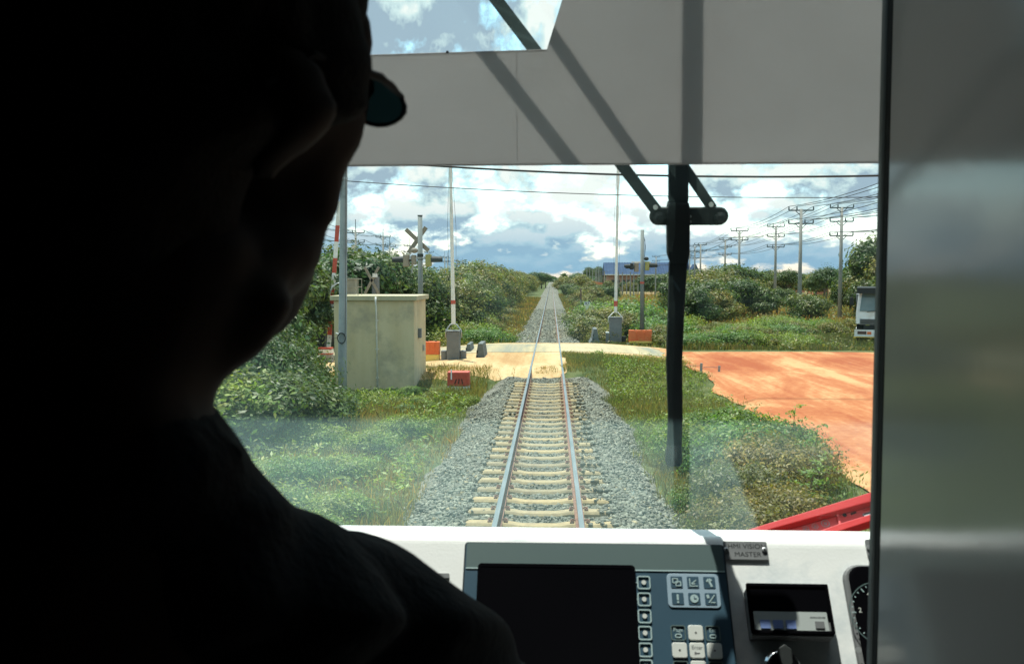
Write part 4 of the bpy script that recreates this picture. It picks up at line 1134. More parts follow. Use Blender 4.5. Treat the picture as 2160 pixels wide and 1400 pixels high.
for k, (px, D) in enumerate([(1725, 60), (1760, 57), (1660, 62), (1795, 62), (1690, 58), (1640, 66)]):
    put((S2, S1)[k % 2], px, D, h=.9, label='low shrub in the grass near the nearest right-hand poles', group='low shrubs near the nearest right poles', wide=1.3)
# --- near bushes on the right, beside the dirt lot
for k, (px, D, h_, pr) in enumerate([(1475, 16.5, .80, N2), (1545, 16.0, .92, N1), (1610, 17.2, .95, N2), (1650, 17.6, .80, N4), (1480, 13.4, .40, N2), (1575, 13.4, .80, N4), (1635, 14.6, .92, N4), (1672, 15.4, .75, N4), (1560, 11.6, .70, N4), (1625, 12.2, .72, N4), (1462, 20.0, .55, N2), (1540, 20.6, .6, N1), (1660, 13.0, .5, N4), (1600, 10.4, .55, N4)]):
    put(pr, px, D, h=h_, label='green bush beside the orange lot, %s' % ['left end of the bright row', 'second of the bright row', 'third of the bright row', 'right end of the bright row, at the dirt edge', 'lower row, left end', 'lower row, middle', 'lower row, right of middle', 'lower row at the dirt edge', 'brownish, above the red nose panel', 'brownish, right above the red nose panel', 'small, left and behind the bright row', 'small, directly behind the bright row', 'at the dirt above the red panel', 'closest to the windscreen corner'][k], wide=1.15)
# tall sprigs
def sprig(px, pyt, D, label):
    X = at(px, 900, D).x; zb = float(gz(X, D)); h = top(pyt, D) - zb
    t = thing('tall_sprig', label, 'plant', (X, D, zb)); g = np.random.default_rng(int(px))
    st = [(0, 0, 0), (.03, 0, h * .5), (.09, .02, h)]
    obj('stem', MB().tube(st, [.012, .009, .004], 6), M_bark, t)
    P = []; 
    for k in range(9):
        z = h * (.35 + .65 * k / 8); a = k * 2.4; L = .34 * (1 - .45 * k / 8)
        for j in range(9):
            for s in (-1, 1):
                q = L * (j + 1) / 9
                P.append((.06 * z / h + math.cos(a) * q - math.sin(a) * s * .03, math.sin(a) * q + math.cos(a) * s * .03, z + q * .5 - q * q * .9))
    P = np.array(P); n = len(P); L = np.full(n, .085)
    V, F, c = leaves(g, P, np.tile([0, 0, 1.], (n, 1)), L, L * .45, leaf_cols(g, n))
    obj('leaflets', np_mesh('leaflets', V, F, c), L_weed, t)
sprig(1668, 858, 17.5, 'tall feathery sprig sticking up over the dirt, left of two')
sprig(1715, 900, 15.8, 'tall feathery sprig sticking up over the dirt, right of two')
sprig(1690, 930, 15.4, 'feathery sprig on the crest of the scrub, between the taller sprigs')
sprig(1600, 905, 16.2, 'feathery sprig above the middle of the bright row')
sprig(1705, 990, 13.0, 'short feathery sprig at the dirt edge, below the tall ones')
sprig(1540, 880, 18.0, 'feathery sprig behind the left part of the bright row')
sprig(1722, 965, 13.8, 'low feathery sprig leaning over the dirt edge')
sprig(1258, 742, 34.0, 'feathery weed on the grassy hump right of the rails')
# --- near bushes on the left
for k, (px, D, py, pr, w) in enumerate([(585, 23.5, 690, N3, .9), (622, 22.5, 735, N3, .8), (560, 22, 715, N3, 1.0), (520, 24, 680, N3, 1.1), (600, 19.5, 795, N3, 1.6), (545, 19, 785, N3, 1.6), (500, 18.5, 800, N2, 1.3), (635, 20.5, 795, N3, 1.4)]):
    put(pr, px, D, top(py, D), label='dark bush left of the hut, %s' % ['tall one in the middle', 'tall one nearest the hut', 'tall one nearest the driver', 'hindmost, mostly behind the driver', 'low one in front of the middle', 'low one nearest the driver\'s collar', 'lowest, against the driver\'s collar', 'low one nearest the near concrete pole'][k], wide=w)
for k, (px, D) in enumerate([(765, 23.4), (800, 24.0), (850, 23.6), (830, 22.0), (880, 25.0), (905, 24.2), (700, 23.5), (740, 22.0), (960, 25.4), (985, 24.6), (862, 26.8)]):
    put((N1, N2)[k % 2], px, D, h=RN.uniform(.18, .32), label='low leafy weed clump in front of the hut', group='weed clumps in front of the hut', wide=1.2)
for k, (px, D) in enumerate([(560, 15.5), (640, 15), (720, 15.5), (590, 13), (690, 12.6), (780, 17.5), (650, 18), (540, 12), (610, 11), (860, 19.5)]):
    put((N1, N2)[k % 2], px, D, h=RN.uniform(.38, .6), label='low leafy weed clump on the bank left of the ballast', group='weed clumps on the left bank', wide=1.35)
# --- palm
def palm():
    D = 230; p = at(1189, 574, D); t = thing('palm_tree', 'small fan palm silhouetted by the vanishing point, right of the track', 'palm', (p.x, D, -.5)); h = p.z + .5
    obj('trunk', MB().tube([(0, 0, 0), (.1, 0, h * .75)], [.25, .16], 8), M_bark, t)
    g = np.random.default_rng(3); V, F = [], []
    for k in range(46):
        a = g.uniform(0, 6.28); e = g.uniform(-.5, 1.4); d = np.array([math.cos(a) * math.cos(e), math.sin(a) * math.cos(e), math.sin(e)]) * g.uniform(1.2, 1.9)
        s = np.array([-math.sin(a), math.cos(a), 0]) * .28; c = np.array([.1, 0, h * .75]); i = len(V)
        V += [c, c + d * .6 + s, c + d - np.array([0, 0, .3]), c + d * .6 - s]; F.append((i, i + 1, i + 2, i + 3))
    obj('crown', np_mesh('fronds', V, F, np.full((len(V), 3), .8)), L_dark, t)
palm()
for p in PROTOS:
    for ch in [o for o in COL.objects if o.parent == p]: bpy.data.objects.remove(ch)
    bpy.data.objects.remove(p)
for o in COL.objects:
    for kk in ('_h', '_r'):
        if kk in o: del o[kk]

# ================================================================== GRASS AND UNDERGROWTH (nobody could count it)
def allowed(x, y):
    a = np.abs(x - TX + 0) + .12 * np.sin(y * 1.1) + .07 * np.sin(y * 3.3)
    ok = (a + .22 * (np.sin(x * 41.3 + y * 27.7) + np.sin(x * 17.1 - y * 33.9)) * .5 > 1.86 - .45 * sstep(21, 28.5, y)) | ((y > 29.8) & (y < 43) & (a > .62) & (x > 0)) | ((y > 29.6) & (y < 31.3) & (a < .45)) | ((y > 29.0) & (y < 30.9) & (x < -1.2))
    ok &= ~((x > -3.7) & (x < .42) & (y > 30.9 + .35 * np.sin(x * 3)) & (y < 43.3))
    ok &= ~((y > 36.0 + .3 * np.sin(x * 2)) & (y < 43.1 + .2 * np.sin(x)) )
    ok &= ~((x < -3.3) & (x > -14) & (y > 31.3 + .4 * np.sin(x * 1.7)) & (y < 43))
    ok &= ~((x > 4.95 + .55 * (np.sin(x * 63.1 + y * 45.7) * np.sin(x * 29.9 - y * 71.3)) ** 3 + .25 * np.sin(y * 1.3) - .7 * sstep(16, 10, y)) & (y < 42.3))
    ok &= ~((x > -6.9) & (x < -4.2) & (y > 27.3) & (y < 30.7))
    return ok
def blades(name, n, xr, yr, h0, h1, w, seed, m, label, yp=1.0, clump=.0, lean=.35, cond=None, bright=1.0):
    g = np.random.default_rng(seed)
    x = g.uniform(*xr, n); y = yr[0] + (yr[1] - yr[0]) * g.uniform(0, 1, n) ** yp
    k = allowed(x, y)
    if cond is not None: k &= cond(x, y)
    dens = .5 + .5 * wob(x * 1.3 + 7, y * 1.1)
    k &= g.uniform(0, 1, n) < (1 - clump + clump * dens)
    x, y, dens = x[k], y[k], dens[k]; n = len(x)
    z = gz(x, y) - .01
    h = g.uniform(h0, h1, n) * (.55 + .75 * dens) * np.where((x > -7.6) & (x < -3.2) & (y > 24.3) & (y < 28.2), .4, 1); a = g.uniform(0, 6.28, n); l = g.normal(0, lean, n) * h
    s = np.stack([np.cos(a), np.sin(a), np.zeros(n)], 1) * (w * g.uniform(.6, 1.3, n))[:, None] * .5
    b = g.uniform(0, 6.28, n); d = np.stack([np.cos(b) * l, np.sin(b) * l, np.zeros(n)], 1)
    P = np.stack([x, y, z], 1); up = np.array([0, 0, 1.])
    m1 = P + d * .35 + up * (h * .6)[:, None]; tp = P + d + up * (h * .97)[:, None]
    V = np.stack([P - s, P + s, m1 + s * .8, tp, m1 - s * .8], 1).reshape(-1, 3)
    F = np.arange(n * 5).reshape(n, 5)
    v = g.uniform(.6, 1.35, n) * bright; dry = g.uniform(0, 1, n) < .10 + .5 * sstep(.45, .95, .5 + .5 * wob(x * .55 + 11, y * .42 + 3))
    c = np.stack([v * np.where(dry, 1.9, 1.0), v * np.where(dry, 1.25, 1.0), v * np.where(dry, 1.1, .95)], 1)
    o = obj(name, np_mesh(name, V, F, np.repeat(c, 5, 0)), m); tag(o, label, 'grass', kind='stuff'); return o
blades('grass', 90000, (-10.5, -2.0), (8.5, 31), .10, .30, .012, 61, L_grass, 'fine green grass on the bank left of the ballast', 1.15, .6)
blades('grass', 90000, (.4, 5.6), (8.5, 36.4), .07, .21, .012, 62, L_grass, 'fine green grass on the bank right of the ballast', 1.1, .5)
blades('grass', 60000, (-30, -1.8), (43, 62), .12, .36, .03, 63, L_grass, 'grass beyond the road left of the track', 1.0, .4)
blades('grass', 90000, (1.5, 34), (42.6, 66), .14, .40, .035, 64, L_olive, 'tall grass beyond the road right of the track', 1.1, .4)
blades('grass', 80000, (1.5, 60), (66, 190), .2, .6, .10, 65, L_dry, 'straw-coloured grass of the field on the right', 1.7, .7)
blades('grass', 26000, (-9, -1.8), (62, 160), .2, .5, .08, 66, L_olive, 'grass verge at the foot of the left hedge', 1.4, .3)
blades('grass', 26000, (1.5, 8), (66, 190), .2, .55, .08, 67, L_olive, 'grass verge right of the distant track', 1.4, .3)
blades('grass', 9000, (-1.3, 1.2), (29.2, 36), .06, .18, .012, 69, L_grass, 'thin grass between and beside the rails at the crossing', 1.0, .5)
blades('grass', 9000, (-9.5, -1.6), (26, 33.5), .05, .16, .012, 68, L_grass, 'thin grass creeping onto the sand by the hut', 1.0, .8)
def weeds(n, xr, yr, L, seed, label, hgt, yp=1.0, m=None, cond=None):
    g = np.random.default_rng(seed)
    x = g.uniform(*xr, n); y = yr[0] + (yr[1] - yr[0]) * g.uniform(0, 1, n) ** yp
    k = allowed(x, y)
    if cond is not None: k &= cond(x, y)
    dens = .5 + .5 * wob(x * 1.1 + 2, y * .9 + 4)
    k &= g.uniform(0, 1, n) < dens ** 1.3
    x, y, dens = x[k], y[k], dens[k]; n = len(x); per = 9
    z0 = gz(x, y); ci = np.repeat(np.arange(n), per); j = np.tile(np.arange(per), n)
    hh = hgt * g.uniform(.5, 1.2, n) * (.5 + dens) * np.where((x > -7.6) & (x < -3.2) & (y > 24.3) & (y < 28.2), .35, 1)
    P = np.stack([x[ci] + g.normal(0, .05, len(ci)), y[ci] + g.normal(0, .05, len(ci)), z0[ci] + hh[ci] * (j + 1) / per], 1)
    nr = np.tile([0, 0, 1.0], (len(ci), 1)); Lf = L * g.uniform(.6, 1.3, len(ci))
    V, F, c = leaves(g, P, nr, Lf, Lf * .34, leaf_cols(g, len(ci), .6, 1.4) * g.uniform(.75, 1.2, n)[ci][:, None], .55)
    o = obj('undergrowth', np_mesh('undergrowth', V, F, c), m or L_weed); tag(o, label, 'undergrowth', kind='stuff')
weeds(6500, (-10.5, -2.3), (8.5, 28), .12, 71, 'leafy undergrowth on the bank left of the ballast', .34, 1.1)
weeds(6500, (1.8, 5.4), (8.5, 35.5), .085, 72, 'leafy undergrowth on the bank right of the ballast', .26, 1.1)
weeds(4800, (1.8, 36), (42.8, 75), .17, 73, 'undergrowth beyond the road right of the track', .40, 1.2, L_mid)
weeds(3500, (-20, -2.0), (43.5, 75), .16, 74, 'undergrowth beyond the road left of the track', .40, 1.2, L_mid)
weeds(5000, (8, 60), (75, 165), .26, 75, 'scrub scattered over the field on the right', .5, 1.3, L_mid)
def far_wood(x0, x1, y0, h, seed, label):
    g = np.random.default_rng(seed); n = 26000
    x = g.uniform(x0, x1, n); y = y0 + g.normal(0, 9, n); prof = h * (.62 + .25 * np.sin(x * .05 + seed) * np.sin(x * .017) + .16 * np.sin(x * .21 + 2) + .08 * np.sin(x * .77))
    z = -.5 + prof * g.uniform(0, 1, n) ** .8
    P = np.stack([x, y, z], 1); L = g.uniform(1.2, 2.6, n)
    V, F, c = leaves(g, P, np.tile([0, -.6, .6], (n, 1)), L, L * .7, leaf_cols(g, n, .6, 1.2))
    o = obj('distant_wood', np_mesh('distant_wood', V, F, c), L_dark); tag(o, label, 'wood', kind='stuff')
far_wood(-330, -12, 480, 7.5, 5, 'distant wood along the horizon left of the track')
far_wood(9, 360, 470, 6.8, 6, 'distant wood along the horizon right of the track')
far_wood(-120, 120, 1000, 6.5, 7, 'faint farthest wood closing the end of the track')
# ================================================================== THE CAB
M_dash = mat('white_console_paint', (.80, .82, .80), (.88, .89, .87), scale=2.5, rough=.42, grime=(.50, .57, .60), gscale=3.6, g0=.50, g1=.66, bump=.04, bscale=250)
M_wall = mat('charcoal_cab_lining', (.010, .011, .012), (.016, .017, .018), scale=4, rough=.9)
M_part = mat('glossy_grey_partition', (.38, .36, .345), (.42, .40, .385), scale=1.5, rough=.12, spec=.75, bump=.02, bscale=8, rvar=.05)
M_frame = mat('grey_window_frame', (.10, .115, .115), (.13, .145, .145), scale=6, rough=.55)
M_hmi = mat('blue_grey_keypad', (.020, .062, .098), (.024, .070, .108), scale=3, rough=.5)
M_band = mat('grey_green_header', (.075, .12, .12), (.085, .13, .128), scale=3, rough=.5)
M_edge = mat('dark_teal_edge', (.008, .02, .028), (.012, .026, .034), scale=3, rough=.45)
M_line = mat('pale_print', (.33, .45, .46), (.38, .50, .50), scale=3, rough=.5)
M_pad = mat('pale_blue_pad', (.26, .36, .44), (.29, .39, .47), scale=4, rough=.5)
M_key = mat('ivory_key', (.55, .58, .55), (.62, .64, .60), scale=6, rough=.45)
M_screen = mat('black_screen', (.003, .003, .004), (.004, .004, .005), scale=2, rough=.9, spec=.0)
M_plate = mat('brushed_plate', (.20, .21, .215), (.25, .26, .265), scale=3, rough=.45, metal=.3, stretch=(1, 8, 1))
M_bluekey = mat('blue_button', (.16, .24, .52), (.2, .28, .56), scale=4, rough=.5)
M_nose = mat('red_train_paint', (.40, .012, .010), (.48, .02, .016), scale=5, rough=.35, coat=.5, grime=(.42, .05, .05), gscale=6)
M_nosef = mat('paler_red_train_paint', (.46, .04, .04), (.54, .065, .065), scale=4, rough=.5, grime=(.38, .12, .12), gscale=5)  # paler red of the face plate and hinge strip

# ---- windscreen glass: one leaned sheet, dashboard reflection painted in low down
TILT = -17.0
GP = Plane((0, 1.33, 2.62), TILT)                     # leans back towards the driver at the top
def glass_mat():
    m = bpy.data.materials.new('windscreen_glass'); m.use_nodes = True; t = m.node_tree
    t.nodes.remove(t.nodes['Principled BSDF']); o = t.nodes['Material Output']
    tr = N(t, 'ShaderNodeBsdfTransparent'); tr.inputs[0].default_value = (.915, .975, .955, 1)
    gl = N(t, 'ShaderNodeBsdfGlossy'); gl.inputs['Roughness'].default_value = .0; gl.inputs[0].default_value = (.8, .9, .9, 1)
    lw = N(t, 'ShaderNodeFresnel'); lw.inputs[0].default_value = 1.42
    m1 = N(t, 'ShaderNodeMixShader')
    t.links.new(math_node(t, 'MULTIPLY', lw.outputs[0], .6), m1.inputs[0]); t.links.new(tr.outputs[0], m1.inputs[1]); t.links.new(gl.outputs[0], m1.inputs[2])
    refl_dust = N(t, 'ShaderNodeBsdfTranslucent'); refl_dust.inputs[0].default_value = (.60, .95, .92, 1)  # film colour shared by the painted reflection and the real smears
    tc = N(t, 'ShaderNodeTexCoord'); s = N(t, 'ShaderNodeSeparateXYZ'); t.links.new(tc.outputs['Object'], s.inputs[0])
    n = N(t, 'ShaderNodeTexNoise', Scale=5.0, Detail=7, Roughness=.62, Distortion=.3); t.links.new(tc.outputs['Object'], n.inputs['Vector'])
    nf = N(t, 'ShaderNodeTexNoise', Scale=1.7, Detail=3, Roughness=.5, Distortion=.8); t.links.new(tc.outputs['Object'], nf.inputs['Vector'])
    vl = GP.uv(1000, 884).y                            # upper edge of the painted dashboard reflection
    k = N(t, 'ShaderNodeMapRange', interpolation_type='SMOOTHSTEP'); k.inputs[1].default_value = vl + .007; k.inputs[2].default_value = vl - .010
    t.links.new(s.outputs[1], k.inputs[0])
    # lower right corner stays free of the painted reflection
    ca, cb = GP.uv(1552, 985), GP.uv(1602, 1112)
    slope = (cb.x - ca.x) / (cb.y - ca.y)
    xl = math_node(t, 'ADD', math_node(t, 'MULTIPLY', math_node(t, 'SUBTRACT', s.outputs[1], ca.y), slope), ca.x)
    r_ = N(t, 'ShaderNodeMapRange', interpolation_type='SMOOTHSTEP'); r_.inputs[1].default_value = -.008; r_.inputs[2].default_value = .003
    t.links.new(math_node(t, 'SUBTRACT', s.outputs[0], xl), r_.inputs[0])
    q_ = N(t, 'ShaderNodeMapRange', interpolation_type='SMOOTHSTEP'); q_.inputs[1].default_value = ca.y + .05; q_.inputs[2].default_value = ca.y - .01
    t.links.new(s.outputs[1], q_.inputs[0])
    refl_extent = math_node(t, 'SUBTRACT', 1.0, math_node(t, 'MULTIPLY', r_.outputs[0], q_.outputs[0]))
    far = N(t, 'ShaderNodeMapRange'); far.inputs[1].default_value = .32; far.inputs[2].default_value = .18
    t.links.new(s.outputs[0], far.inputs[0])
    low = math_node(t, 'MULTIPLY', math_node(t, 'MULTIPLY', k.outputs[0], refl_extent), math_node(t, 'ADD', -.025, math_node(t, 'MULTIPLY', n.outputs[0], .18)))  # dashboard reflection painted as a patchy teal veil
    gen = math_node(t, 'MULTIPLY', ramp(t, nf.outputs[0], [(.46, 0), (.68, 1)]), .035)
    spk = N(t, 'ShaderNodeTexVoronoi', Scale=60.0); t.links.new(tc.outputs['Object'], spk.inputs['Vector'])
    sp = math_node(t, 'MULTIPLY', ramp(t, spk.outputs['Distance'], [(.06, 1), (.11, 0)]), .03)
    sv = N(t, 'ShaderNodeTexVoronoi', Scale=16.0, Randomness=1.0); t.links.new(tc.outputs['Object'], sv.inputs['Vector'])
    sc_ = N(t, 'ShaderNodeSeparateXYZ'); t.links.new(sv.outputs['Color'], sc_.inputs[0])
    bug = math_node(t, 'MULTIPLY', math_node(t, 'MULTIPLY', ramp(t, sv.outputs['Distance'], [(.03, 1), (.075, 0)]), ramp(t, sc_.outputs[0], [(.80, 0), (.84, 1)])), .10)
    # faint arcs left by the wiper
    dx_ = math_node(t, 'SUBTRACT', s.outputs[0], .15); dy_ = math_node(t, 'SUBTRACT', s.outputs[1], 1.15)
    rad_ = math_node(t, 'SQRT', math_node(t, 'ADD', math_node(t, 'MULTIPLY', dx_, dx_), math_node(t, 'MULTIPLY', dy_, dy_)))
    cr = N(t, 'ShaderNodeCombineXYZ'); t.links.new(math_node(t, 'MULTIPLY', rad_, 60.0), cr.inputs[0])
    na_ = N(t, 'ShaderNodeTexNoise', Scale=1.0, Detail=4, Roughness=.7); t.links.new(cr.outputs[0], na_.inputs['Vector'])
    arc = math_node(t, 'MULTIPLY', math_node(t, 'MULTIPLY', ramp(t, na_.outputs[0], [(.52, 0), (.70, 1)]), ramp(t, nf.outputs[0], [(.42, 0), (.6, 1)])), .030)
    gen = math_node(t, 'ADD', gen, math_node(t, 'ADD', bug, arc))
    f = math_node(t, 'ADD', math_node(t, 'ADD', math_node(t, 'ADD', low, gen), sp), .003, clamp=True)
    m2 = N(t, 'ShaderNodeMixShader'); t.links.new(f, m2.inputs[0]); t.links.new(m1.outputs[0], m2.inputs[1]); t.links.new(refl_dust.outputs[0], m2.inputs[2])
    t.links.new(m2.outputs[0], o.inputs[0]); return m
WX0, WX1 = -.78, .85
WTOP = .97
cab = thing('train_cab', 'dark cab of the train with its sloping windscreen, frame and ceiling', 'train cab', (0, 0, 0))
g_uv = lambda x, v: tuple(GP.O + GP.U * x + GP.V * v)
gm = MB(); gm.quad((WX0, -.25, 0), (WX1, -.25, 0), (WX1, WTOP, 0), (WX0, WTOP, 0))
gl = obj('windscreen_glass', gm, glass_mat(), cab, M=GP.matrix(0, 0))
# frame pieces around the glass
fr = MB()
fr.box(((WX0 + WX1) / 2, WTOP + .05, 0), (WX1 - WX0 + .2, .1, .08)); fr.box(((WX0 + WX1) / 2, -.30, 0), (WX1 - WX0 + .2, .1, .08))
fr.box((WX0 - .06, .35, 0), (.12, 1.3, .10)); fr.box((WX1 + .05, .35, 0), (.1, 1.3, .08))
obj('window_frame', fr, M_wall, cab, M=GP.matrix(0, 0), bevel=.006)
w = MB()
w.box((-1.05, .0, 2.6), (.04, 3.4, 2.2)); w.box((1.05, .0, 2.6), (.04, 3.4, 2.2)); w.box((0, -1.6, 2.6), (2.1, .04, 2.2))
obj('side_wall', w, M_wall, cab)
obj('ceiling', MB().box((0, -.27, 3.62), (2.14, 2.68, .04)), M_wall, cab)
obj('floor', MB().box((0, -.13, 1.55), (2.14, 3.0, .04)), M_wall, cab)
# front bulkhead round the window
bk = MB()
bk.box((-.95, 1.25, 2.6), (.24, .05, 2.1)); bk.box((0, 1.42, 2.05), (2.1, .04, .95)); bk.box((.98, 1.22, 2.6), (.14, .05, 2.1))
bk.box((0, 1.06, 3.60), (2.1, .06, .06))
obj('front_wall', bk, M_wall, cab)
# outside skin below the windscreen, the red nose
# ---- glossy grey partition at the right
XP, XS, XT = at(1865, 700, .78).x, at(1855, 700, .795).x, at(1841, 700, .811).x
pt = thing('cab_partition', 'glossy dark grey partition panel filling the right side of the view', 'partition', (XP, -.2, 2.6))
obj('partition_panel', MB().box((.014, 0, 0), (.028, 1.96, 1.98)), M_part, pt, bevel=.003)
obj('edge_seal', MB().box(((XS - XP + .03) / 2, .988, 0), (.03 - XS + XP, .015, 1.98)), M_black, pt, bevel=.003)
obj('edge_trim', MB().box(((XT - XP + .025) / 2, 1.0035, 0), (.025 - XT + XP, .015, 1.98)), M_frame, pt, bevel=.004)
# ---- sun blind: pulled down on the inside, with one corner open
BP = Plane(GP.O + GP.W * .022, TILT)
def blind():
    pix = [(560, 351), (1300, 346), (1880, 343), (1880, -120), (1222, -120), (1186, 0), (1153, 106), (1000, 111), (560, 124)]
    pts = [BP.uv(*p) for p in pix]; c = Vector((.2, .60))
    mb = MB().prism([(p.x - c.x, p.y - c.y) for p in pts], 'z', -.0006, .0006)
    t = thing('sun_blind', 'grey translucent sun blind over the windscreen top, one corner open to the sky', 'sun blind', M=BP.matrix(c.x, c.y))
    m = bpy.data.materials.new('translucent_blind'); m.use_nodes = True; nt_ = m.node_tree
    b = nt_.nodes['Principled BSDF']; b.inputs['Base Color'].default_value = (.80, .785, .77, 1); b.inputs['Roughness'].default_value = .8
    tr = N(nt_, 'ShaderNodeBsdfTranslucent'); tr.inputs[0].default_value = (.235, .232, .225, 1)
    n = N(nt_, 'ShaderNodeTexNoise', Scale=3.0, Detail=4); tcc = N(nt_, 'ShaderNodeTexCoord'); nt_.links.new(tcc.outputs['Object'], n.inputs['Vector'])
    nt_.links.new(ramp(nt_, n.outputs[0], [(.3, BLIND_T0), (.7, BLIND_T1)]), tr.inputs[0])
    wv = N(nt_, 'ShaderNodeTexNoise', Scale=9.0, Detail=6); nt_.links.new(tcc.outputs['Object'], wv.inputs['Vector'])
    bq = N(nt_, 'ShaderNodeBump', Strength=.25, Distance=.01); nt_.links.new(wv.outputs[0], bq.inputs['Height'])
    nt_.links.new(bq.outputs[0], b.inputs['Normal']); nt_.links.new(bq.outputs[0], tr.inputs['Normal'])
    ad = N(nt_, 'ShaderNodeMixShader'); ad.inputs[0].default_value = .60
    nt_.links.new(b.outputs[0], ad.inputs[1]); nt_.links.new(tr.outputs[0], ad.inputs[2]); nt_.links.new(ad.outputs[0], nt_.nodes['Material Output'].inputs[0])
    obj('blind_sheet', mb, m, t)
    h = MB()
    a, b_ = BP.uv(560, 351) - c, BP.uv(1880, 343) - c
    h.bar((a.x, a.y, .0), (b_.x, b_.y, .0), .0018, .0014)
    a, b_ = BP.uv(560, 124) - c, BP.uv(1153, 106) - c
    h.bar((a.x, a.y, .0), (b_.x, b_.y, .0), .0016, .0016)
    obj('blind_hem', h, m, t)
    a, b_ = BP.uv(1090, 112) - c, BP.uv(1091, 345) - c
    obj('blind_seam', MB().bar((a.x, a.y, .0012), (b_.x, b_.y, .0008), .0005, .0003), m, t)
    a = BP.uv(944, 112) - c
    obj('blind_tab', MB().box((a.x, a.y + .001, .001), (.003, .003, .002)), M_cab, t)
BLIND_T0, BLIND_T1 = (.50, .495, .49), (.55, .545, .54)
blind()
# ---- windscreen wiper outside
WP = Plane(GP.O - GP.W * .034, TILT)
def wiper():
    c = WP.uv(1430, 460)
    t = thing('windscreen_wiper', 'black windscreen wiper hanging vertically with a pantograph linkage', 'wiper', M=WP.matrix(c.x, c.y))
    L = lambda px, py, w=0.0: (lambda q: (q.x - c.x, q.y - c.y, w))(WP.uv(px, py))
    def outline(name, pix, z0, z1, m, bev=.002):
        return obj(name, MB().prism([L(*p)[:2] for p in pix], 'z', z0, z1), m, t, bevel=bev)
    outline('arm_sleeve', [(1412, -200), (1452, -200), (1451, 425), (1410, 425)], -.008, .008, M_black)
    outline('blade_holder', [(1410, 425), (1452, 425), (1454, 445), (1453, 535), (1449, 552), (1412, 552), (1407, 535), (1406, 445)], -.010, .011, M_black)
    outline('rubber_blade', [(1411, 552), (1449, 552), (1443, 640), (1438, 760), (1439, 880), (1437, 935), (1438, 970), (1434, 979), (1407, 979), (1403, 970), (1407, 935), (1409, 880), (1405, 760), (1409, 640)], -.005, .008, M_black)
    outline('blade_scratch', [(1419, 586), (1424, 592), (1434, 608), (1431, 612), (1421, 598)], .008, .0088, M_edge, 0)
    a0, a1 = L(1389, 456), L(1517, 456); r = abs(L(1389, 437)[1] - a0[1])
    pl = []
    for k in range(13): a = R(90 + 180 * k / 12); pl.append((a0[0] + r * math.cos(a), a0[1] + r * math.sin(a)))
    for k in range(13): a = R(-90 + 180 * k / 12); pl.append((a1[0] + r * math.cos(a), a1[1] + r * math.sin(a)))
    obj('link_plate', MB().prism(pl, 'z', -.004, .003), M_dark, t, bevel=.002)
    for q, rad in ((L(1390, 459), .0085), (L(1518, 459), .0085)):
        k = obj('pivot_boss', MB().tube([(q[0], q[1], .0), (q[0], q[1], .006), (q[0], q[1], .0085)], [rad, rad, rad * .55], 20), M_dark, t)
    for q in (L(1455, 455), L(1455, 466)):
        obj('rivet', MB().tube([(q[0], q[1], .002), (q[0], q[1], .006)], .0016, 10), M_steel, t)
    for (x0, y0, x1, y1) in ((1318, 358, 1386, 446), (1462, 358, 1503, 440)):
        dx, dy = (x1 - x0), (y1 - y0); s = 480.0 / dy
        P0 = L(x0 - dx * s * (.98 if x0 < 1400 else 1.42), y0 - 480); P1 = L(x1, y1)
        wd = .0155 if x0 < 1400 else .0135
        obj('linkage_arm', MB().bar((P0[0], P0[1], .0), (P1[0], P1[1], .0), wd, .005, up=(0, 0, 1)), M_dark, t, bevel=.001)
        q = L(x1 - 4, y1 - 10); obj('arm_pin', MB().tube([(q[0], q[1], .002), (q[0], q[1], .0055)], .0032, 10), M_white, t)
wiper()
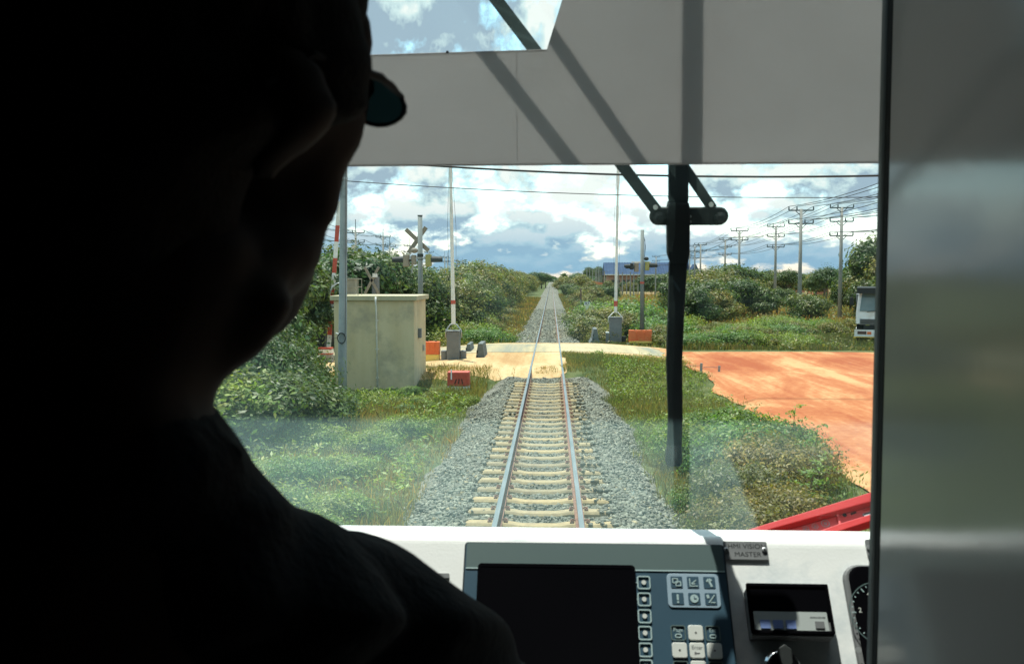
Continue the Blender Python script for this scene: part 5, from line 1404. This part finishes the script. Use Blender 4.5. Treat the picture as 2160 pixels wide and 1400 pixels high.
# ---- red nose panel outside, lower right
NP = Plane((.5, 1.75, 2.50), 50)
def nose():
    c = NP.uv(1760, 1090)
    t = thing('red_nose_panel', 'red painted steel panel of the train nose rising to the right outside the windscreen', 'train panel', M=NP.matrix(c.x, c.y, -.026))
    L = lambda px, py: (lambda q: (q.x - c.x, q.y - c.y))(NP.uv(px, py))
    def pl(name, pix, z0, z1, m, bev=.002): return obj(name, MB().prism([L(*p) for p in pix], 'z', z0, z1), m, t, bevel=bev)
    pl('upper_flange', [(1550, 1128), (1590, 1114), (1900, 1020), (1900, 1042), (1625, 1118), (1560, 1140)], .0, .03, M_nose)
    pl('face_plate', [(1560, 1140), (1625, 1118), (1900, 1042), (1900, 1078), (1770, 1112), (1660, 1145)], -.01, .012, M_nosef)
    pl('lower_flange', [(1660, 1145), (1772, 1105), (1900, 1066), (1900, 1080), (1770, 1122), (1680, 1152)], .012, .03, M_nose)
    pl('hinge_strip', [(1764, 1071), (1770, 1069), (1779, 1104), (1773, 1106)], .012, .018, M_nosef)
    pl('recess_panel', [(1700, 1150), (1772, 1122), (1900, 1080), (1900, 1250), (1700, 1250)], -.05, -.03, M_nose)
    q = L(1785, 1077); obj('bolt_hole', MB().tube([(q[0], q[1], .010), (q[0], q[1], .0132)], .0042, 16), M_black, t)
    pl('key_slot', [(1797, 1074), (1808, 1070), (1810, 1073), (1803, 1075), (1800, 1077)], .010, .0135, M_black, 0)
    pl('latch_cutout', [(1822, 1068), (1842, 1058), (1850, 1059), (1850, 1063), (1830, 1067)], .010, .0133, M_nose, 0)
    pl('latch_plate', [(1822, 1077), (1850, 1068), (1850, 1076), (1826, 1082)], .012, .016, M_steel, 0)
    pl('latch_gap', [(1824, 1077), (1848, 1070), (1848, 1072), (1825, 1079)], .016, .0168, M_black, 0)
    for (px, py, rr_) in ((1744, 1095, .0085), (1722, 1101, .0065), (1703, 1106, .006)):
        q = L(px, py); ring = MB(); n = 28
        for k in range(n):
            a0, a1 = 2 * math.pi * k / n, 2 * math.pi * (k + 1) / n
            P = lambda a, r: (q[0] + r * math.cos(a), q[1] + r * math.sin(a), .0126)
            ring.quad(P(a0, rr_), P(a1, rr_), P(a1, rr_ * .8), P(a0, rr_ * .8))
        for s in (-.4, 0, .4): ring.box((q[0] + s * rr_ * .6, q[1], .0126), (rr_ * .14, rr_ * .8, .0004))
        obj('worn_emblem', ring, M_plate, t)
nose()
M_skin = mat('train_skin_grey', (.20, .20, .20), (.24, .24, .24), scale=3, rough=.5)
obj('outer_skin', MB().box((0, 1.46, 1.9), (2.3, .03, 1.3)), M_nose, cab)

# ---- console
KT = 37.0
KP = Plane((.28, 1.165, 2.640), KT)                    # console face
k0 = GP.uv
con = thing('driver_console', 'white painted driver console below the windscreen', 'console', M=KP.matrix(0, 0))
vt = KP.uv(1200, 1140).y
def console_profile():
    """face and rounded lip as one profile across V/W, extruded along the console"""
    inv = KP.M.transposed()
    def loc(y, z):
        q = inv @ (Vector((.28, y, z)) - KP.O); return Vector((q.y, q.z))
    e = KP.O + KP.V * vt
    back = at(1200, 1113, e.y + .055)
    m3 = loc(back.y, back.z); a0 = Vector((vt - .006, 0)); corner = Vector((vt + .012, 0.0)); q1 = loc(e.y + .020, back.z + .001)
    prof = [(-.55, -.02), (-.55, 0), tuple(a0)]
    for k in range(1, 9):
        u = k / 9; p = a0 * (1 - u) ** 2 + corner * 2 * u * (1 - u) + q1 * u * u; prof.append(tuple(p))
    prof += [tuple(q1), tuple(m3), tuple(loc(back.y + .004, back.z - .002)), tuple(loc(back.y + .012, back.z - .09)), tuple(loc(e.y + .012, e.z - .09))]
    return MB().prism([(a, b) for a, b in prof], 'x', -.84, .62)
obj('console_face', console_profile(), M_dash, con)
dk = MB().box((.0, .87, 2.16), (1.8, .36, .04)); o = obj('desk_top', dk, M_dash, bevel=.01); o.parent = con; o.matrix_parent_inverse = KP.matrix(0, 0).inverted()
# ================================================================== CONSOLE INSTRUMENTS
def on_console(name, label, cat, px, py, group=None):
    c = KP.uv(px, py)
    t = thing(name, label, cat, M=KP.matrix(c.x, c.y), group=group)
    return t, (lambda x, y: (lambda q: (q.x - c.x, q.y - c.y))(KP.uv(x, y)))
def lay(me, t, name, m, x, y, z, rot=0.0, sc=(1, 1)):
    o = obj(name, me, m, t); o.matrix_local = Matrix.Translation((x, y, z)) @ Matrix.Rotation(R(rot), 4, 'Z') @ Matrix.Diagonal((sc[0], sc[1], 1, 1)); return o
def hmi():
    t, L = on_console('display_unit', 'blue-grey driver display unit with a black screen and ivory keypad keys', 'display unit', 1256, 1300)
    x0, y1 = L(982, 1146); x1 = L(1524, 1146)[0]; y0 = y1 - (x1 - x0) * .70
    cx, cy, w, h = (x0 + x1) / 2, (y0 + y1) / 2, x1 - x0, y1 - y0
    obj('housing', MB().rrect(cx, cy, w, h, .006, .0, .0105), M_edge, t, bevel=.0015)
    obj('keypad_panel', MB().rrect(cx, cy, w - .005, h - .006, .005, .0105, .0125), M_hmi, t)
    yb = L(1256, 1208)[1]
    obj('header_band', MB().rrect(cx, (yb + y1 - .003) / 2, w - .007, y1 - .003 - yb, .003, .0125, .0130), M_band, t)
    obj('divider_line', MB().box((cx, yb, .0131), (w - .007, .0016, .0008)), M_line, t)
    sx0, sy1 = L(1013, 1198); sx1 = L(1334, 1198)[0]; sy0 = sy1 - (sx1 - sx0) * .72
    obj('screen', MB().rrect((sx0 + sx1) / 2, (sy0 + sy1) / 2, sx1 - sx0, sy1 - sy0, .003, .0125, .0146), M_screen, t, bevel=.0006)
    obj('screen_surround', MB().ring((sx0 + sx1) / 2, (sy0 + sy1) / 2, sx1 - sx0 + .004, sy1 - sy0 + .004, .005, .0045, .0126, .0150), M_screen, t)
    s = .0168
    for k in range(8):
        kx, ky = L(1356 + k * .9, 1235 + 35.2 * k)
        q = obj('soft_key', MB().ring(kx, ky, s, s * 1.02, .003, .0016, .0126, .0142).box((kx - s * .64, ky, .0132), (.006, .0014, .0008)), M_line, t)
        obj('key_dot', MB().tube([(kx, ky, .0126), (kx, ky, .0146)], .0029, 14), M_key, q)
    px, py = L(1460, 1252); pw, ph = L(1514, 1217)[0] - L(1406, 1217)[0], L(1406, 1217)[1] - L(1406, 1288)[1]
    pad = obj('icon_pad', MB().rrect(px, py, pw, ph, .0055, .0126, .0138), M_pad, t, bevel=.0005)
    n = 0
    for r_ in range(2):
        for c_ in range(3):
            ix, iy = px + (c_ - 1) * .0206, py + (.5 - r_) * .0208
            kk = obj('icon_key', MB().rrect(ix, iy, .0148, .0148, .0014, .0138, .0143), M_hmi, t)
            ic = MB(); z = .0146
            B = lambda x, y, w_, h_, a=0: ic.box((ix + x, iy + y, z), (w_, h_, .0005), Euler((0, 0, R(a))).to_matrix())
            if n == 0: ic.ring(ix - .0018, iy + .0018, .0072, .0066, .001, .0012, z, z + .0004); ic.ring(ix + .002, iy - .002, .0072, .0066, .001, .0012, z, z + .0004)
            elif n == 1: B(-.004, 0, .0012, .0105); B(.0005, -.0048, .0105, .0012); B(.001, .0005, .008, .0012, 38); B(.0005, -.002, .0045, .0012, 10)
            elif n == 2: B(.0012, -.0015, .0026, .0085, 22); B(-.0022, .0028, .0022, .0042, -35); B(.0014, .0035, .0022, .0038, 50)
            elif n == 3: B(0, .0015, .0024, .0072); B(0, -.0045, .0024, .0024)
            elif n == 4: ic.tube([(ix, iy, z), (ix, iy, z + .0004)], .0052, 18)
            else: B(.001, 0, .0013, .0125, -38); B(-.0035, .003, .0032, .0045, 15); B(.0025, -.0045, .0055, .0013)
            obj('icon', ic, M_line, kk)
            if n == 4: obj('icon', MB().box((ix, iy + .0012, z + .0006), (.001, .0034, .0004)).box((ix + .0012, iy, z + .0006), (.003, .001, .0004)), M_hmi, kk)
            n += 1
    x0k, y0k = L(1428, 1340)
    for r_ in range(4):
        for c_ in range(3):
            kx, ky = x0k + c_ * .0211, y0k - r_ * .0212
            ivory = (r_ == 1) or (c_ == 1)
            if ivory:
                kk = obj('arrow_key', MB().rrect(kx, ky, .0182, .0184, .0030, .0126, .0156), M_key, t, bevel=.0008)
                body = {(0, 1): '•', (1, 0): '•', (1, 2): '•', (2, 1): '•'}.get((r_, c_))
                if (r_, c_) == (1, 1):
                    lay(text_mesh('Enter', .0062), kk, 'key_lettering', M_cab, kx, ky + .0032, .0158); obj('key_mark', MB().box((kx, ky - .0032, .0158), (.006, .0010, .0003)).box((kx - .0026, ky - .0032, .0158), (.002, .0026, .0003)), M_cab, kk)
                elif body: obj('key_mark', MB().tube([(kx, ky, .0155), (kx, ky, .0159)], .0014, 4), M_dark, kk)
            else:
                kk = obj('function_key', MB().ring(kx, ky, .0184, .0186, .003, .0013, .0126, .0140), M_band, t)
                if r_ == 0:
                    lay(text_mesh('Page' if c_ == 0 else 'Esc', .0066), kk, 'key_lettering', M_line, kx, ky + .0035, .0132)
                    obj('icon', MB().ring(kx, ky - .0035, .0085, .005, .0022, .0013, .0128, .0134), M_line, kk)
hmi()
def name_plate():
    t, L = on_console('name_plate', 'small grey metal plate lettered HMI VISION MASTER fixed with two screws', 'plate', 1572, 1163)
    a = L(1524, 1142); b = L(1621, 1182)
    w, h = b[0] - a[0], a[1] - b[1]
    obj('plate', MB().rrect((a[0] + b[0]) / 2, (a[1] + b[1]) / 2, w, h, .002, .001, .003), M_plate, t, bevel=.0004)
    cx, cy = (a[0] + b[0]) / 2 + .002, (a[1] + b[1]) / 2
    lay(text_mesh('HMI VISION', .0098), t, 'lettering', M_dark, cx, cy + .0052, .0032, sc=(.98, .9))
    lay(text_mesh('MASTER', .0098), t, 'lettering', M_dark, cx, cy - .0056, .0032, sc=(.98, .9))
    for px in (1531, 1611):
        q = L(px, 1161); s = obj('screw', MB().tube([(q[0], q[1], .003), (q[0], q[1], .005), (q[0], q[1], .0056)], [.0034, .0032, .0016], 14), M_steel, t)
        obj('screw_slot', MB().tube([(q[0], q[1], .0056), (q[0], q[1], .0058)], .0012, 8), M_black, s)
name_plate()
def side_plate():
    t, L = on_console('name_plate', 'grey metal plate cut off by the partition edge at the right of the console', 'plate', 1840, 1156)
    a = L(1822, 1138); b = L(1905, 1176)
    obj('plate', MB().rrect((a[0] + b[0]) / 2, (a[1] + b[1]) / 2, b[0] - a[0], a[1] - b[1], .003, .001, .003), M_plate, t, bevel=.0004)
    q = L(1831, 1156); obj('screw', MB().tube([(q[0], q[1], .003), (q[0], q[1], .005)], .0032, 14), M_steel, t)
side_plate()
def counter():
    t, L = on_console('counter_box', 'black panel instrument box with a pale strip of blue buttons', 'instrument', 1660, 1300)
    a = L(1566, 1242); b = L(1752, 1348)
    w, h = b[0] - a[0], a[1] - b[1]; cx, cy = (a[0] + b[0]) / 2, (a[1] + b[1]) / 2
    f = .024
    obj('box_body', MB().rrect(cx, cy - .003, w * .985, h * .99, .002, .0, f - .003), M_cab, t, bevel=.001)
    obj('front_frame', MB().ring(cx, cy, w, h, .0015, .0035, f - .003, f + .001), M_screen, t)
    obj('dark_display', MB().box((cx, cy + h * .16, f - .0015), (w - .006, h * .64, .002)), M_screen, t)
    s0 = cy - h * .27; sw, sh = w * .885, h * .40
    st = obj('button_strip', MB().rrect(cx - .001, s0, sw, sh, .0012, f - .0025, f + .0002), M_plate2, t)
    for k, x in enumerate((-.36, -.19, -.02)):
        obj('blue_button', MB().rrect(cx + sw * x * 1.02, s0 - sh * .14, sw * .135, sh * .42, .0006, f + .0002, f + .0012), M_bluekey, t)
    obj('grey_button', MB().rrect(cx + sw * .37, s0 - sh * .14, sw * .125, sh * .34, .0006, f + .0002, f + .0012), M_cab, t)
    d = MB(); rn = random.Random(3); x = cx + sw * .26
    while x < cx + sw * .45:
        ww = rn.uniform(.0008, .0018); d.box((x, s0 + sh * .24, f + .0004), (ww, .0013, .0003)); x += ww + .0005
    obj('fine_print', d, M_cab, t)
M_plate2 = mat('pale_grey_strip', (.38, .42, .41), (.42, .46, .45), scale=3, rough=.5)
counter()
def gauge():
    t, L = on_console('pressure_gauge', 'black pressure gauge in a rounded grey rimmed surround, cut by the partition edge', 'gauge', 1850, 1300)
    x0, y1 = L(1770, 1194); x1 = x0 + .125; y0 = y1 - .142; cx, cy = (x0 + x1) / 2, (y0 + y1) / 2
    obj('gauge_rim', MB().rrect(cx, cy, x1 - x0, y1 - y0, .020, .0, .010), M_cab, t, bevel=.003)
    obj('gauge_body', MB().rrect(cx, cy, x1 - x0 - .010, y1 - y0 - .008, .017, .010, .017), M_screen, t, bevel=.003)
    gx, gy = L(1853, 1302); r = .040
    ring = MB(); n = 48
    for k in range(n):
        a0, a1 = 2 * math.pi * k / n, 2 * math.pi * (k + 1) / n
        P = lambda a, r_: (gx + r_ * math.cos(a), gy + r_ * math.sin(a), .0172)
        ring.quad(P(a0, r), P(a1, r), P(a1, r - .0012), P(a0, r - .0012))
    obj('dial_ring', ring, M_band, t)
    tk = MB()
    for k in range(26):
        a = R(232 - k * 10.8); r0, r1 = (r - .008, r - .003) if k % 5 == 0 else (r - .005, r - .003)
        tk.bar((gx + r0 * math.cos(a), gy + r0 * math.sin(a), .0173), (gx + r1 * math.cos(a), gy + r1 * math.sin(a), .0173), .0012, .0004)
    obj('dial_marks', tk, M_line, t)
    for k, s in enumerate(('0', '2', '4', '6', '8')):
        a = R(226 - k * 54); lay(text_mesh(s, .0085), t, 'numeral', M_key, gx + (r - .013) * math.cos(a), gy + (r - .013) * math.sin(a), .0174)
    nd = R(232); obj('needle', MB().bar((gx, gy, .019), (gx + .026 * math.cos(nd), gy + .026 * math.sin(nd), .019), .0018, .0006), M_key, t)
    obj('glint_screw', MB().tube([(L(1802, 1378)[0], L(1802, 1378)[1], .017), (L(1802, 1378)[0], L(1802, 1378)[1], .019)], .0034, 12), M_steel, t)
gauge()
def knob():
    t, L = on_console('rotary_switch', 'chrome rotary key switch with a black handle at the lower edge of the view', 'switch', 1645, 1412)
    obj('chrome_collar', MB().tube([(0, -.002, 0), (0, -.002, .016), (0, -.002, .020)], [.024, .023, .019], 32), M_chrome, t, smooth=False, bevel=.001)
    obj('centre_disc', MB().tube([(0, -.002, .020), (0, -.002, .022)], .016, 24), M_screen, t)
    h = obj('handle', MB().prism([(-.004, .0), (-.006, .018), (.002, .023), (.010, .017), (.009, 0), (.0, -.012)], 'z', .022, .032), M_dark, t, bevel=.0015)
    obj('tag_plate', MB().prism([(.004, .012), (.0, .022), (.012, .016), (.02, .004), (.014, -.004)], 'z', .012, .0135), M_plate, t)
M_chrome = mat('chrome', (.55, .58, .60), (.65, .68, .7), scale=3, rough=.12, metal=1.0)
knob()
lab = on_console('label_strip', 'small grey printed strip at the left of the console, beside the display unit', 'plate', 930, 1214)[0]
obj('plate', MB().rrect(0, 0, .022, .006, .001, 0, .002), M_plate, lab)

# ================================================================== THE DRIVER
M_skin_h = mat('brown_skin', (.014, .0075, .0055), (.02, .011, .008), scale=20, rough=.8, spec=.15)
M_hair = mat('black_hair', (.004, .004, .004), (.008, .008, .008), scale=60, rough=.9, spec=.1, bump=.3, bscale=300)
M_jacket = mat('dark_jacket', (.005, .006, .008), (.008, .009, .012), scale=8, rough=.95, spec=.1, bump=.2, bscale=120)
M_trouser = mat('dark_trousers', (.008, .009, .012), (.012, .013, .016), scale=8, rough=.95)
HC = Vector(HEAD_C); HD = HC.y
def skinned(name, mb, m, parent, voxel, smooth_it=6, smooth_f=.5):
    me = mb.mesh(name + '_shape'); o = bpy.data.objects.new(name, me); COL.objects.link(o)
    r = o.modifiers.new('r', 'REMESH'); r.mode = 'VOXEL'; r.voxel_size = voxel; r.use_smooth_shade = True
    s = o.modifiers.new('s', 'SMOOTH'); s.iterations = smooth_it; s.factor = smooth_f
    dg = bpy.context.evaluated_depsgraph_get(); dg.update()
    me2 = bpy.data.meshes.new_from_object(o.evaluated_get(dg)); me2.name = name
    bpy.data.objects.remove(o)
    me2.materials.clear(); me2.materials.append(m)
    me2.polygons.foreach_set('use_smooth', [True] * len(me2.polygons))
    n = bpy.data.objects.new(name, me2); COL.objects.link(n)
    if parent is not None: n.parent = parent
    return n
SC_X = SCULPT[0]; SC_Y = list(np.convolve(np.pad(SCULPT[1], 2, mode='edge'), [.1, .22, .36, .22, .1], 'valid'))
def sculpt(me, off):
    """small sideways nudge by height that shapes cheek, jaw, collar and sleeve"""
    n = len(me.vertices); v = np.empty(n * 3); me.vertices.foreach_get('co', v); v = v.reshape(-1, 3) + np.array(off)
    c = (v - np.array(CAM)) @ np.array(CR); d = -c[:, 2]
    hx, hy = 1080 + c[:, 0] / d * FPX, 700 - c[:, 1] / d * FPX
    w = np.clip((hx - 250) / 220, 0, 1) * np.clip((3.4 - v[:, 2]) / .1, 0, 1) * np.clip((v[:, 2] - 2.45) / .1, 0, 1) * (v[:, 1] < .8)
    v[:, 0] += w * np.interp(hy, SC_X, SC_Y) * d / FPX
    me.vertices.foreach_set('co', (v - np.array(off)).ravel()); me.update()
HR = Matrix.Rotation(R(-HEAD_YAW), 3, 'Z') @ Matrix.Rotation(R(HEAD_PITCH), 3, 'X') @ Matrix.Rotation(R(HEAD_ROLL), 3, 'Y')
def hp(x, y, z): return HC + HR @ Vector((x, y, z))
def cap(mb, pts, rad, n=14):
    mb.tube(pts, rad, n)
    for p, r in zip(pts, rad if isinstance(rad, (list, tuple)) else [rad] * len(pts)): mb.ell(p, r, 14, 8)
def driver():
    base = Vector((-.33, .30, 1.60))
    b = MB(); e = lambda c, r: b.ell(hp(*c), r, 20, 14, HR)
    e((0, -.015, .040), (.077, .098, .088)); e((0, .035, .0), (.063, .058, .088)); e((0, .025, -.055), (.056, .060, .045))
    e((.040, .055, -.012), (.028, .032, .030)); e((-.040, .055, -.012), (.028, .032, .030))
    e((0, .082, -.088), (.024, .018, .020)); e((0, .090, .042), (.048, .014, .014)); e((0, .078, .070), (.055, .03, .03))
    b.tube([hp(0, .088, .030), hp(0, .104, .004), hp(0, .116, -.020)], [.009, .012, .014], 10); b.ell(hp(0, .112, -.020), (.017, .014, .012), 12, 8, HR)
    e((0, .086, -.046), (.024, .013, .007)); e((0, .085, -.058), (.021, .013, .008)); e((0, .070, -.070), (.034, .024, .022))
    for s in (-1, 1):
        e((s * .030, .084, .016), (.013, .010, .010))
        b.ell(hp(s * .079, -.010, .0), (.007, .019, .031), 12, 10, HR); b.ell(hp(s * .081, -.014, .012), (.010, .020, .016), 12, 8, HR)
    neck = [hp(0, -.025, -.05), Vector((-.197, .392, 2.955)), Vector((-.212, .385, 2.90)), Vector((-.235, .38, 2.83))]
    cap(b, neck, [.060, .059, .066, .080])
    cap(b, [hp(-.01, .052, -.072), hp(0, .012, -.085), Vector((-.190, .40, 2.958))], [.030, .046, .052])
    cap(b, [at(575, 640, .41) + Vector((-.028, 0, 0)), at(520, 715, .405) + Vector((-.024, 0, 0)), at(450, 790, .40) + Vector((-.03, 0, 0))], [.028, .026, .03])
    cap(b, [at(612, 672, .41) + Vector((-.022, 0, 0)), at(562, 728, .41) + Vector((-.021, 0, 0)), at(520, 770, .405) + Vector((-.022, 0, 0))], [.022, .022, .022])
    sh = Vector((-.125, .52, 2.785)); shl = Vector((-.50, .36, 2.79)); ch = Vector((-.31, .37, 2.66))
    # torso, arms, legs
    b.ell(ch, (.19, .12, .20), 24, 16); b.ell(ch + Vector((0, -.02, -.28)), (.165, .115, .22), 24, 16); hip = Vector((-.33, .30, 2.14)); b.ell(hip, (.18, .14, .13), 24, 16)
    cap(b, [shl, Vector((-.3, .40, 2.80)), sh], [.058, .07, .058])
    elb = Vector((-.058, .645, 2.668)); wr = Vector((-.03, .85, 2.38)); cap(b, [sh, elb], [.050, .040]); cap(b, [elb, wr], [.038, .026])
    ell_ = Vector((-.60, .52, 2.44)); wl = Vector((-.42, .80, 2.27)); cap(b, [shl, ell_], [.050, .040]); cap(b, [ell_, wl], [.038, .026])
    for s, w_, dr in ((1, wr, Vector((-.25, 1, -.35)).normalized()), (-1, wl, Vector((.2, 1, -.3)).normalized())):
        side = dr.cross(Vector((0, 0, 1))).normalized(); up = side.cross(dr)
        pc = w_ + dr * .055
        b.ell(pc, (.040, .047, .018), 16, 10, Matrix((side, dr, up)).transposed())
        for k in range(4):
            o0 = pc + dr * .038 + side * (.027 - .018 * k); ln = (.068, .078, .072, .056)[k]
            cap(b, [o0, o0 + dr * ln * .5 - up * .006, o0 + dr * ln * .8 - up * ln * .42], [.0095, .0088, .0075], 8)
        o0 = pc - dr * .02 - side * s * .036; cap(b, [o0, o0 + dr * .03 - side * s * .028, o0 + dr * .062 - side * s * .03 - up * .012], [.0125, .0105, .009], 8)
    for s in (-1, 1):
        h0 = hip + Vector((s * .09, .0, -.02)); kn = hip + Vector((s * .15, .46, .04)); an = hip + Vector((s * .14, .50, -.42))
        cap(b, [h0, kn], [.088, .062]); cap(b, [kn, an], [.060, .040]); b.ell(an + Vector((0, .07, -.055)), (.045, .13, .038), 16, 10)
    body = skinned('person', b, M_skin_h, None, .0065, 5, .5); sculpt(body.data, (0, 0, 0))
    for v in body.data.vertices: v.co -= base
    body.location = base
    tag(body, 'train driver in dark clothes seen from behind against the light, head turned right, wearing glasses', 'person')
    def child(name, mb, m, vox, it=5):
        o = skinned(name, mb, m, body, vox, it)
        if name in ('hair', 'jacket'): sculpt(o.data, (0, 0, 0))
        for v in o.data.vertices: v.co -= base
        return o
    # hair: a thick cap following the skull
    h = MB(); e2 = lambda c, r: h.ell(hp(*c), r, 22, 16, HR)
    e2((0, -.022, .052), (.084, .100, .090)); e2((0, -.045, .0), (.078, .080, .075)); e2((0, .045, .085), (.068, .058, .048)); e2((0, -.060, -.045), (.066, .052, .055)); e2((0, -.040, -.015), (.083, .070, .062))
    e2((.066, .012, .045), (.020, .040, .045)); e2((-.066, .012, .045), (.020, .040, .045))
    rn = random.Random(9)
    for k in range(240):
        a, z = rn.uniform(0, 6.28), rn.uniform(-.3, 1)
        rr_ = math.sqrt(max(0, 1 - z * z)); d = Vector((.082 * rr_ * math.cos(a), -.022 + .098 * rr_ * math.sin(a), .052 + .088 * z))
        h.ell(hp(*d), (.007, .007, .010), 6, 4, HR)
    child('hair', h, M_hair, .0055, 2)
    # jacket
    j = MB()
    j.ell(ch, (.215, .150, .215), 26, 18); j.ell(ch + Vector((0, -.02, -.30)), (.19, .14, .26), 26, 18)
    cap(j, [shl, Vector((-.31, .385, 2.825)), sh + Vector((-.03, -.03, 0))], [.078, .075, .060])
    cap(j, [sh, elb + Vector((0, -.01, 0))], [.066, .055]); cap(j, [elb, wr.lerp(elb, .12)], [.056, .040])
    cap(j, [shl, ell_], [.072, .056]); cap(j, [ell_, wl.lerp(ell_, .12)], [.056, .040])
    # collar
    for k in range(20):
        a = 2 * math.pi * k / 20; c = Vector((-.212, .388, 2.915)); j.ell(c + Vector((.066 * math.cos(a), .068 * math.sin(a), .006 * math.sin(a) + .01 * math.cos(a))), (.012, .012, .026), 8, 6)
    # folds on the back of the right shoulder
    for k in range(6):
        p = sh.lerp(elb, .12 + .14 * k) + Vector((-.01, -.045, .045)); j.ell(p, (.05, .016, .016), 10, 6, Euler((0, R(35 + 8 * k), R(30))).to_matrix())
    cap(j, [at(590, 1100, .43) + Vector((-.02, 0, -.02)), at(690, 1155, .465) + Vector((-.01, 0, -.01)), at(800, 1195, .50) + Vector((-.01, 0, -.01))], [.030, .026, .026])
    for q, r_ in JACKET_EXTRA: j.ell(q, r_, 14, 10)
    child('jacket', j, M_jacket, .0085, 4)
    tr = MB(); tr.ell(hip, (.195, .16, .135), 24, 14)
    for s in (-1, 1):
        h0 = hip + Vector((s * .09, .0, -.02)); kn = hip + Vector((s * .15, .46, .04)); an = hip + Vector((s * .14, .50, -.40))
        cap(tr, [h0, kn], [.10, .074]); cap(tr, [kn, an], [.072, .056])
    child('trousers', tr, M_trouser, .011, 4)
    sg = MB()
    for s in (-1, 1):
        sg.ell(hip + Vector((s * .14, .58, -.485)), (.055, .145, .042), 16, 10)
    child('shoes', sg, M_black, .01, 3)
    # wrap-around glasses: two domed lenses, rims, temple arms
    fr = MB(); lenses = []
    for s in (-1, 1):
        ln = MB()
        c = Vector((s * .040, .096, .034)); pts = []
        for k in range(25):
            a = 2 * math.pi * k / 24; q = Vector((.022 * math.cos(a), -.010 * (math.cos(a) * s > 0) * (abs(math.cos(a)) ** 2), .013 * math.sin(a)))
            pts.append(hp(*(c + q)) - base)
        fr.tube(pts, .0012, 6, caps=False)
        n = len(pts) - 1; cen = hp(*(c + Vector((0, .005, 0)))) - base; i = len(ln.v); ln.v += [tuple(p) for p in pts[:-1]] + [tuple(cen)]
        for k in range(n): ln.f.append((i + k, i + (k + 1) % n, i + n))
        lenses.append(ln)
        fr.tube([hp(s * .062, .086, .036) - base, hp(s * .074, .055, .036) - base, hp(s * .083, -.005, .028) - base, hp(s * .082, -.035, .006) - base], .0022, 6)
    fr.tube([hp(-.010, .100, .036) - base, hp(0, .104, .039) - base, hp(.010, .100, .036) - base], .002, 6)
    g = obj('glasses', fr, M_black, body); sculpt(g.data, base)
    for ln in lenses: le = obj('lens', ln, M_lens, g, smooth=True); sculpt(le.data, base)
M_lens = bpy.data.materials.new('tinted_lens'); M_lens.use_nodes = True
def _lens():
    t = M_lens.node_tree; b = t.nodes['Principled BSDF']; b.inputs['Base Color'].default_value = (.01, .03, .035, 1); b.inputs['Roughness'].default_value = .06
    tr = N(t, 'ShaderNodeBsdfTransparent'); tr.inputs[0].default_value = (.012, .035, .04, 1); m = N(t, 'ShaderNodeMixShader'); m.inputs[0].default_value = .35
    t.links.new(tr.outputs[0], m.inputs[1]); t.links.new(b.outputs[0], m.inputs[2]); t.links.new(m.outputs[0], t.nodes['Material Output'].inputs[0])
_lens()
driver()
def seat():
    t = thing('swivel_chair', 'black padded swivel chair the driver sits on', 'chair', (-.36, .16, 1.57))
    obj('cushion', MB().rrect(0, .16, .52, .50, .08, .36, .44), M_trouser, t, bevel=.02)
    o = obj('backrest', MB().prism(rr(0, .80, .50, .66, .10, 6), 'y', -.20, -.12), M_trouser, t, bevel=.02)
    obj('pedestal', MB().tube([(0, .12, 0), (0, .12, .36)], .07, 14), M_dark, t)
seat()
